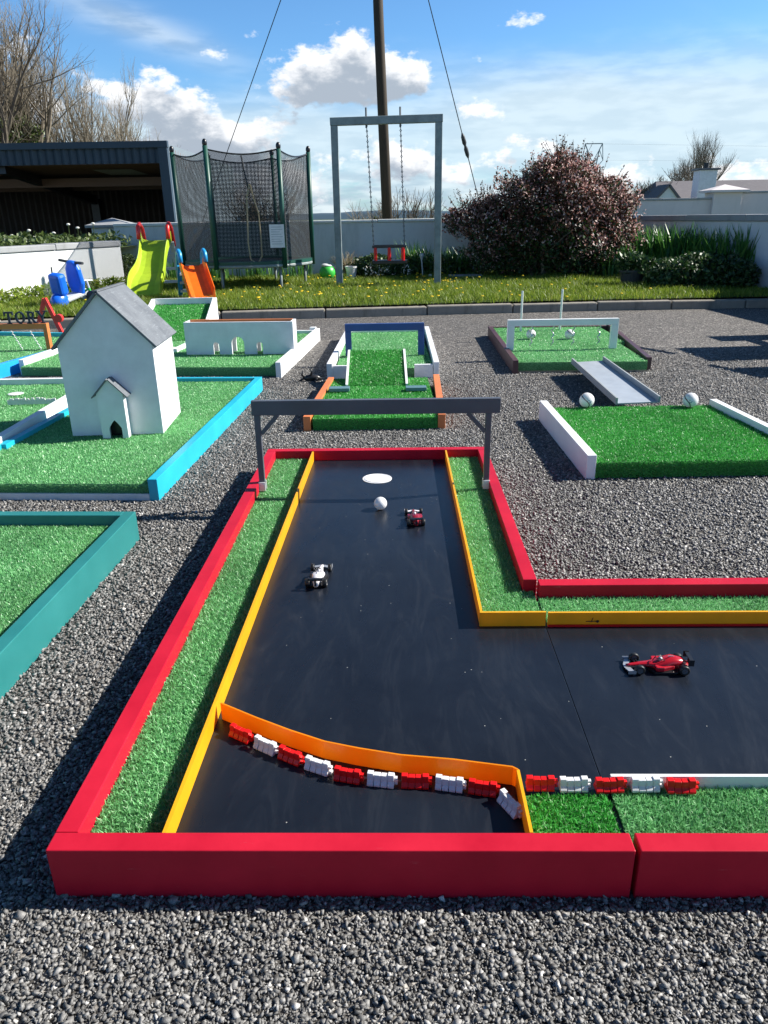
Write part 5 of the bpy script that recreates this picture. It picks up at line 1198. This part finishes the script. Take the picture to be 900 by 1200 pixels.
# ------------------------------------------------------------------ trees
def bare_tree(label, loc, hgt_, r, mat, seed, depth=5, spread=.5, up=.25, ivy=0, kids=(2, 3), trunkn=1, lean=0):
    rnd.seed(seed); t = thing('bare_tree', label, 'tree', loc); mb = MB(); mc = MB(); tips = []
    for k in range(trunkn):
        p0 = Vector((rnd.uniform(-.2, .2) * trunkn * .5, 0, 0)); d = Vector((rnd.gauss(lean, .12 * trunkn ** .5), rnd.gauss(0, .1), 1)).normalized()
        p1 = p0 + d * hgt_ * .22; mb.tube([p0, p1], [r, r * .8], 8, False)
        for j in range(2 if trunkn > 1 else 3): grow(mc, p0.lerp(p1, .7 + .3 * j / 2), (d + Vector((rnd.gauss(0, .35), rnd.gauss(0, .3), .2))).normalized(), hgt_ * .26, r * .7, depth, spread, up, kids=kids, tips=tips, shrink=.74)
    mb.build('trunk', mat, t, recalc=False); cr = mc.build('crown', mat, t, recalc=False)
    if ivy:
        P = []
        for q in tips[:0]: P.append(q)
        Pn = np.concatenate([blob_points(ivy // 3, (0, 0, hgt_ * h_), (r * 3.2, r * 3, hgt_ * .14), .4, .3) for h_ in (.12, .28, .42)]); v, f = leaves(Pn, .07, 1); fast_mesh('ivy', v, f, M['leafivy'], t)
    return t
bare_tree('tall bare tree with ivy clad trunk at the far left above the shed', (at(32, 200, Y=29).x, 29, 0), 8.4, .24, M['barkpale'], 3, 5, .5, .3, 9000, (2, 3), 2)
bare_tree('bare tree leaning out of the photo left edge above the shed', (at(-8, 200, Y=28).x, 28, 0), 8.6, .24, M['bark'], 9, 5, .5, .28, 9000, (2, 3), 2, .06)
bare_tree('many stemmed bare tree between the ivy clad trunks at the far left', (at(8, 200, Y=30).x, 30, 0), 7.4, .18, M['barkpale'], 41, 5, .5, .35, 3000, (2, 3), 3)
bare_tree('finely branched pale bare tree in the middle above the shed roof', (at(90, 200, Y=31).x, 31, 0), 6.9, .17, M['barkpale'], 12, 5, .5, .45, 0, (2, 3), 3)
bare_tree('low pale bare tree at the right end above the shed roof', (at(132, 200, Y=31).x, 31, 0), 5.4, .14, M['barkpale'], 15, 4, .5, .5, 0, (2, 3), 4)
bare_tree('bare tree behind the distant bungalow gable', (at(818, 230, Y=60).x, 60, 0), 6.4, .24, M['barkpale'], 21, 5, .5, .4, 0, (2, 3), 2)
bare_tree('bushy half bare tree left of the distant bungalow', (at(797, 230, Y=55).x, 55, 0), 4.6, .20, M['barkpale'], 24, 4, .55, .3, 1200, (2, 3), 4)
bare_tree('low twiggy tree just right of the bronze shrub', (at(770, 232, Y=50).x, 50, 0), 3.3, .26, M['barkpale'], 27, 4, .6, .2, 0, (2, 4), 4)
bare_tree('leafless stubby shrub behind the wall right of the pole', (at(484, 250, Y=15).x, 15, 0), 1.75, .05, M['bark'], 31, 3, .5, .35, 0, (2, 3), 4)
bare_tree('faint twiggy shrub behind the wall left of the pole', (at(441, 250, Y=17).x, 17, 0), 1.6, .04, M['barkpale'], 33, 3, .55, .25, 900, (2, 4), 4)
bare_tree('round twiggy shrub seen through the trampoline net', (at(298, 255, Y=17).x, 17, 0), 2.1, .05, M['bark'], 35, 4, .55, .25, 900, (2, 3), 4)
# green urn-like cap right of shrub
q = at(730, 230, Y=13.5); t = thing('oil_tank', 'dark green domed tank top beside the bronze shrub', 'tank', (q.x - .1, 13.5, 0)); mb = MB(); mb.lathe([(.28, 0), (.3, 1.15), (.26, 1.3), (.12, 1.38), (.12, 1.43), (.001, 1.44)], (0, 0, 0), 24); mb.build('shell', M['pot'], t, smooth=True)

# ------------------------------------------------------------------ world, sun, camera
w = bpy.data.worlds.new('World'); sc.world = w; w.use_nodes = True; nt = w.node_tree; nt.nodes.clear()
SUN = Vector((1.35, .26, 1.0)).normalized(); elev = math.asin(SUN.z); az = math.atan2(SUN.x, SUN.y)
sky = N(nt, 'ShaderNodeTexSky', sky_type='NISHITA'); sky.sun_disc = False; sky.sun_elevation = elev; sky.sun_rotation = az
sky.air_density = 1.0; sky.dust_density = .4; sky.ozone_density = 2.2
tc = N(nt, 'ShaderNodeTexCoord'); D = tc.outputs['Generated']
def math_(op, a, b=None, c=None):
    n = N(nt, 'ShaderNodeMath', operation=op)
    for i, v in enumerate((a, b, c)):
        if v is None: continue
        if hasattr(v, 'is_linked'): L(nt, v, n.inputs[i])
        else: n.inputs[i].default_value = v
    return n.outputs[0]
sp = N(nt, 'ShaderNodeSeparateXYZ'); L(nt, D, sp.inputs[0])
AZ_ = math_('ARCTAN2', sp.outputs[0], sp.outputs[1]); EL = math_('ARCSINE', sp.outputs[2])
def azel(px, py):
    d = (at(px, py, Y=10) - CAM).normalized(); return math.atan2(d.x, d.y), math.asin(d.z)
def sstep(x, a, b):
    n = N(nt, 'ShaderNodeMapRange', interpolation_type='SMOOTHSTEP'); L(nt, x, n.inputs[0]); n.inputs[1].default_value = a; n.inputs[2].default_value = b; return n.outputs[0]
# clouds: soft masses at surveyed bearings (azimuth, elevation), broken up by noise
CL = [((400, 88), .075, .042, .95), ((440, 100), .09, .026, .8), ((452, 84), .045, .026, .75), ((492, 88), .03, .035, .7), ((170, 118), .13, .040, .66), ((110, 100), .06, .030, .55), ((265, 160), .12, .040, .70), ((330, 185), .09, .04, .6), ((243, 66), .035, .02, .36), ((20, 120), .08, .05, .5), ((60, 170), .1, .05, .6), ((205, 200), .2, .05, .7), ((560, 135), .05, .018, .5), ((630, 24), .05, .015, .45), ((480, 190), .13, .035, .6), ((690, 160), .03, .012, .25), ((860, 190), .08, .022, .5), ((700, 205), .12, .02, .5), ((560, 190), .1, .03, .55), ((850, 215), .1, .02, .5)]
def density(el, label):
    cv = N(nt, 'ShaderNodeCombineXYZ'); L(nt, AZ_, cv.inputs[0]); L(nt, math_('MULTIPLY', el, 1.7), cv.inputs[1])
    nz = N(nt, 'ShaderNodeTexNoise'); nz.inputs['Scale'].default_value = 11; nz.inputs['Detail'].default_value = 10; nz.inputs['Roughness'].default_value = .6; L(nt, cv.outputs[0], nz.inputs['Vector'])
    tot = None
    for (pc, ra, re, wt) in CL:
        a0, e0 = azel(*pc); dx = math_('MULTIPLY', math_('SUBTRACT', AZ_, a0), 1 / ra); dy = math_('MULTIPLY', math_('SUBTRACT', el, e0), 1 / re)
        g = math_('MULTIPLY', math_('EXPONENT', math_('MULTIPLY', math_('ADD', math_('MULTIPLY', dx, dx), math_('MULTIPLY', dy, dy)), -1.0)), wt)
        tot = g if tot is None else math_('MAXIMUM', tot, g)
    return math_('ADD', tot, math_('MULTIPLY', math_('SUBTRACT', nz.outputs[0], .60), 2.1))
d0 = density(EL, 'a'); d1 = density(math_('ADD', EL, .022), 'b')
cum = sstep(d0, .16, .36)
under = sstep(d1, .02, .48)
# high thin veil and streak, low banded cloud
cv = N(nt, 'ShaderNodeCombineXYZ'); L(nt, math_('ADD', AZ_, math_('MULTIPLY', EL, .9)), cv.inputs[0]); L(nt, math_('MULTIPLY', EL, 2.0), cv.inputs[1])
nz = N(nt, 'ShaderNodeTexNoise'); nz.inputs['Scale'].default_value = 3.2; nz.inputs['Detail'].default_value = 9; nz.inputs['Roughness'].default_value = .62; L(nt, cv.outputs[0], nz.inputs['Vector'])
aV, eV = azel(760, 125)
dx = math_('MULTIPLY', math_('SUBTRACT', AZ_, aV), 1 / .42); dy = math_('MULTIPLY', math_('SUBTRACT', EL, eV - .02), 1 / .075)
veilm = math_('EXPONENT', math_('MULTIPLY', math_('ADD', math_('MULTIPLY', dx, dx), math_('MULTIPLY', dy, dy)), -1.0))
aW, eW = azel(300, 165)
dx = math_('MULTIPLY', math_('SUBTRACT', AZ_, aW), 1 / .40); dy = math_('MULTIPLY', math_('SUBTRACT', EL, eW), 1 / .055)
veilm = math_('MAXIMUM', veilm, math_('MULTIPLY', math_('EXPONENT', math_('MULTIPLY', math_('ADD', math_('MULTIPLY', dx, dx), math_('MULTIPLY', dy, dy)), -1.0)), .8))
veil = math_('MULTIPLY', sstep(math_('ADD', math_('MULTIPLY', veilm, .95), math_('MULTIPLY', nz.outputs[0], .6)), .38, 1.1), .92)
# streak from (80,0) to (240,60)
a0, e0 = azel(90, 2); a1, e1 = azel(240, 62); L2 = math.hypot(a1 - a0, e1 - e0); ux, uy = (a1 - a0) / L2, (e1 - e0) / L2
sx = math_('SUBTRACT', AZ_, a0); sy = math_('SUBTRACT', EL, e0); al = math_('ADD', math_('MULTIPLY', sx, ux), math_('MULTIPLY', sy, uy)); ac = math_('ADD', math_('MULTIPLY', sx, -uy), math_('MULTIPLY', sy, ux))
acn = math_('MULTIPLY', math_('ADD', ac, math_('MULTIPLY', math_('SUBTRACT', nz.outputs[0], .5), .03)), 1 / .016); aln = math_('MULTIPLY', math_('SUBTRACT', al, L2 * .5), 1 / (L2 * .75))
stk = math_('MULTIPLY', math_('EXPONENT', math_('MULTIPLY', math_('ADD', math_('MULTIPLY', acn, acn), math_('MULTIPLY', aln, aln)), -1.0)), math_('ADD', math_('MULTIPLY', nz.outputs[0], .6), .25))
# broken banks near the horizon
cv2 = N(nt, 'ShaderNodeCombineXYZ'); L(nt, AZ_, cv2.inputs[0]); L(nt, math_('MULTIPLY', EL, 4.2), cv2.inputs[1])
n2 = N(nt, 'ShaderNodeTexNoise'); n2.inputs['Scale'].default_value = 7; n2.inputs['Detail'].default_value = 9; n2.inputs['Roughness'].default_value = .6; L(nt, cv2.outputs[0], n2.inputs['Vector'])
lowm = math_('SUBTRACT', 1.0, sstep(EL, .03, .17)); low = math_('MULTIPLY', sstep(n2.outputs[0], .30, .52), lowm)
thin = math_('MAXIMUM', veil, math_('MAXIMUM', stk, math_('MULTIPLY', low, .85)))
def rgbmix(fac, a, b):
    n = N(nt, 'ShaderNodeMix', data_type='RGBA')
    for i, v in ((0, fac), (6, a), (7, b)):
        if hasattr(v, 'is_linked'): L(nt, v, n.inputs[i])
        elif isinstance(v, tuple): n.inputs[i].default_value = (*v, 1)
        else: n.inputs[i].default_value = v
    return n.outputs[2]
SK = .062
skyc = N(nt, 'ShaderNodeVectorMath', operation='MULTIPLY'); L(nt, sky.outputs[0], skyc.inputs[0]); skyc.inputs[1].default_value = (.62, .98, 1.30)
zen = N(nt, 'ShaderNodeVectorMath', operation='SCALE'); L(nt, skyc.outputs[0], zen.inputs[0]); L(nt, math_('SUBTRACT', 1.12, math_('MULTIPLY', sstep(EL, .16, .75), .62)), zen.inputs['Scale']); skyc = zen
n3 = N(nt, 'ShaderNodeTexNoise'); n3.inputs['Scale'].default_value = 16; n3.inputs['Detail'].default_value = 6; L(nt, cv2.outputs[0], n3.inputs['Vector'])
thinc = rgbmix(sstep(n3.outputs[0], .38, .62), (4.0, 5.0, 6.1), (7.2, 8.0, 8.5))
thinc = rgbmix(math_('MULTIPLY', veil, .8), thinc, (6.0, 7.4, 8.2)); c1_ = rgbmix(thin, skyc.outputs[0], thinc)
cumc = rgbmix(under, (9.4, 9.5, 9.7), (3.7, 4.3, 5.1))
c2_ = rgbmix(cum, c1_, cumc)
bg = N(nt, 'ShaderNodeBackground'); L(nt, c2_, bg.inputs[0]); bg.inputs[1].default_value = SK
out = N(nt, 'ShaderNodeOutputWorld'); L(nt, bg.outputs[0], out.inputs[0])
sun = bpy.data.lights.new('sun', 'SUN'); sun.energy = 5.0; sun.angle = R(.53); sun.color = (1, .955, .88)
so = bpy.data.objects.new('sun', sun); col.objects.link(so); so.rotation_euler = (-SUN).to_track_quat('-Z', 'Y').to_euler(); so.location = (8, 2, 8)
cd = bpy.data.cameras.new('camera'); cam = bpy.data.objects.new('camera', cd); col.objects.link(cam)
cd.sensor_fit = 'VERTICAL'; cd.sensor_height = 24; cd.sensor_width = 18; cd.lens = 24 * F / 1200; cd.clip_start = .05; cd.clip_end = 6000
Mx = Matrix((CR, CU, -FW)).transposed().to_4x4(); Mx.translation = CAM; cam.matrix_world = Mx
sc.camera = cam
sc.view_settings.view_transform = 'Standard'; sc.view_settings.look = 'None'; sc.view_settings.exposure = 0.97; sc.view_settings.gamma = 1
sc.cycles.max_bounces = 8; sc.cycles.transparent_max_bounces = 24; sc.cycles.use_denoising = True
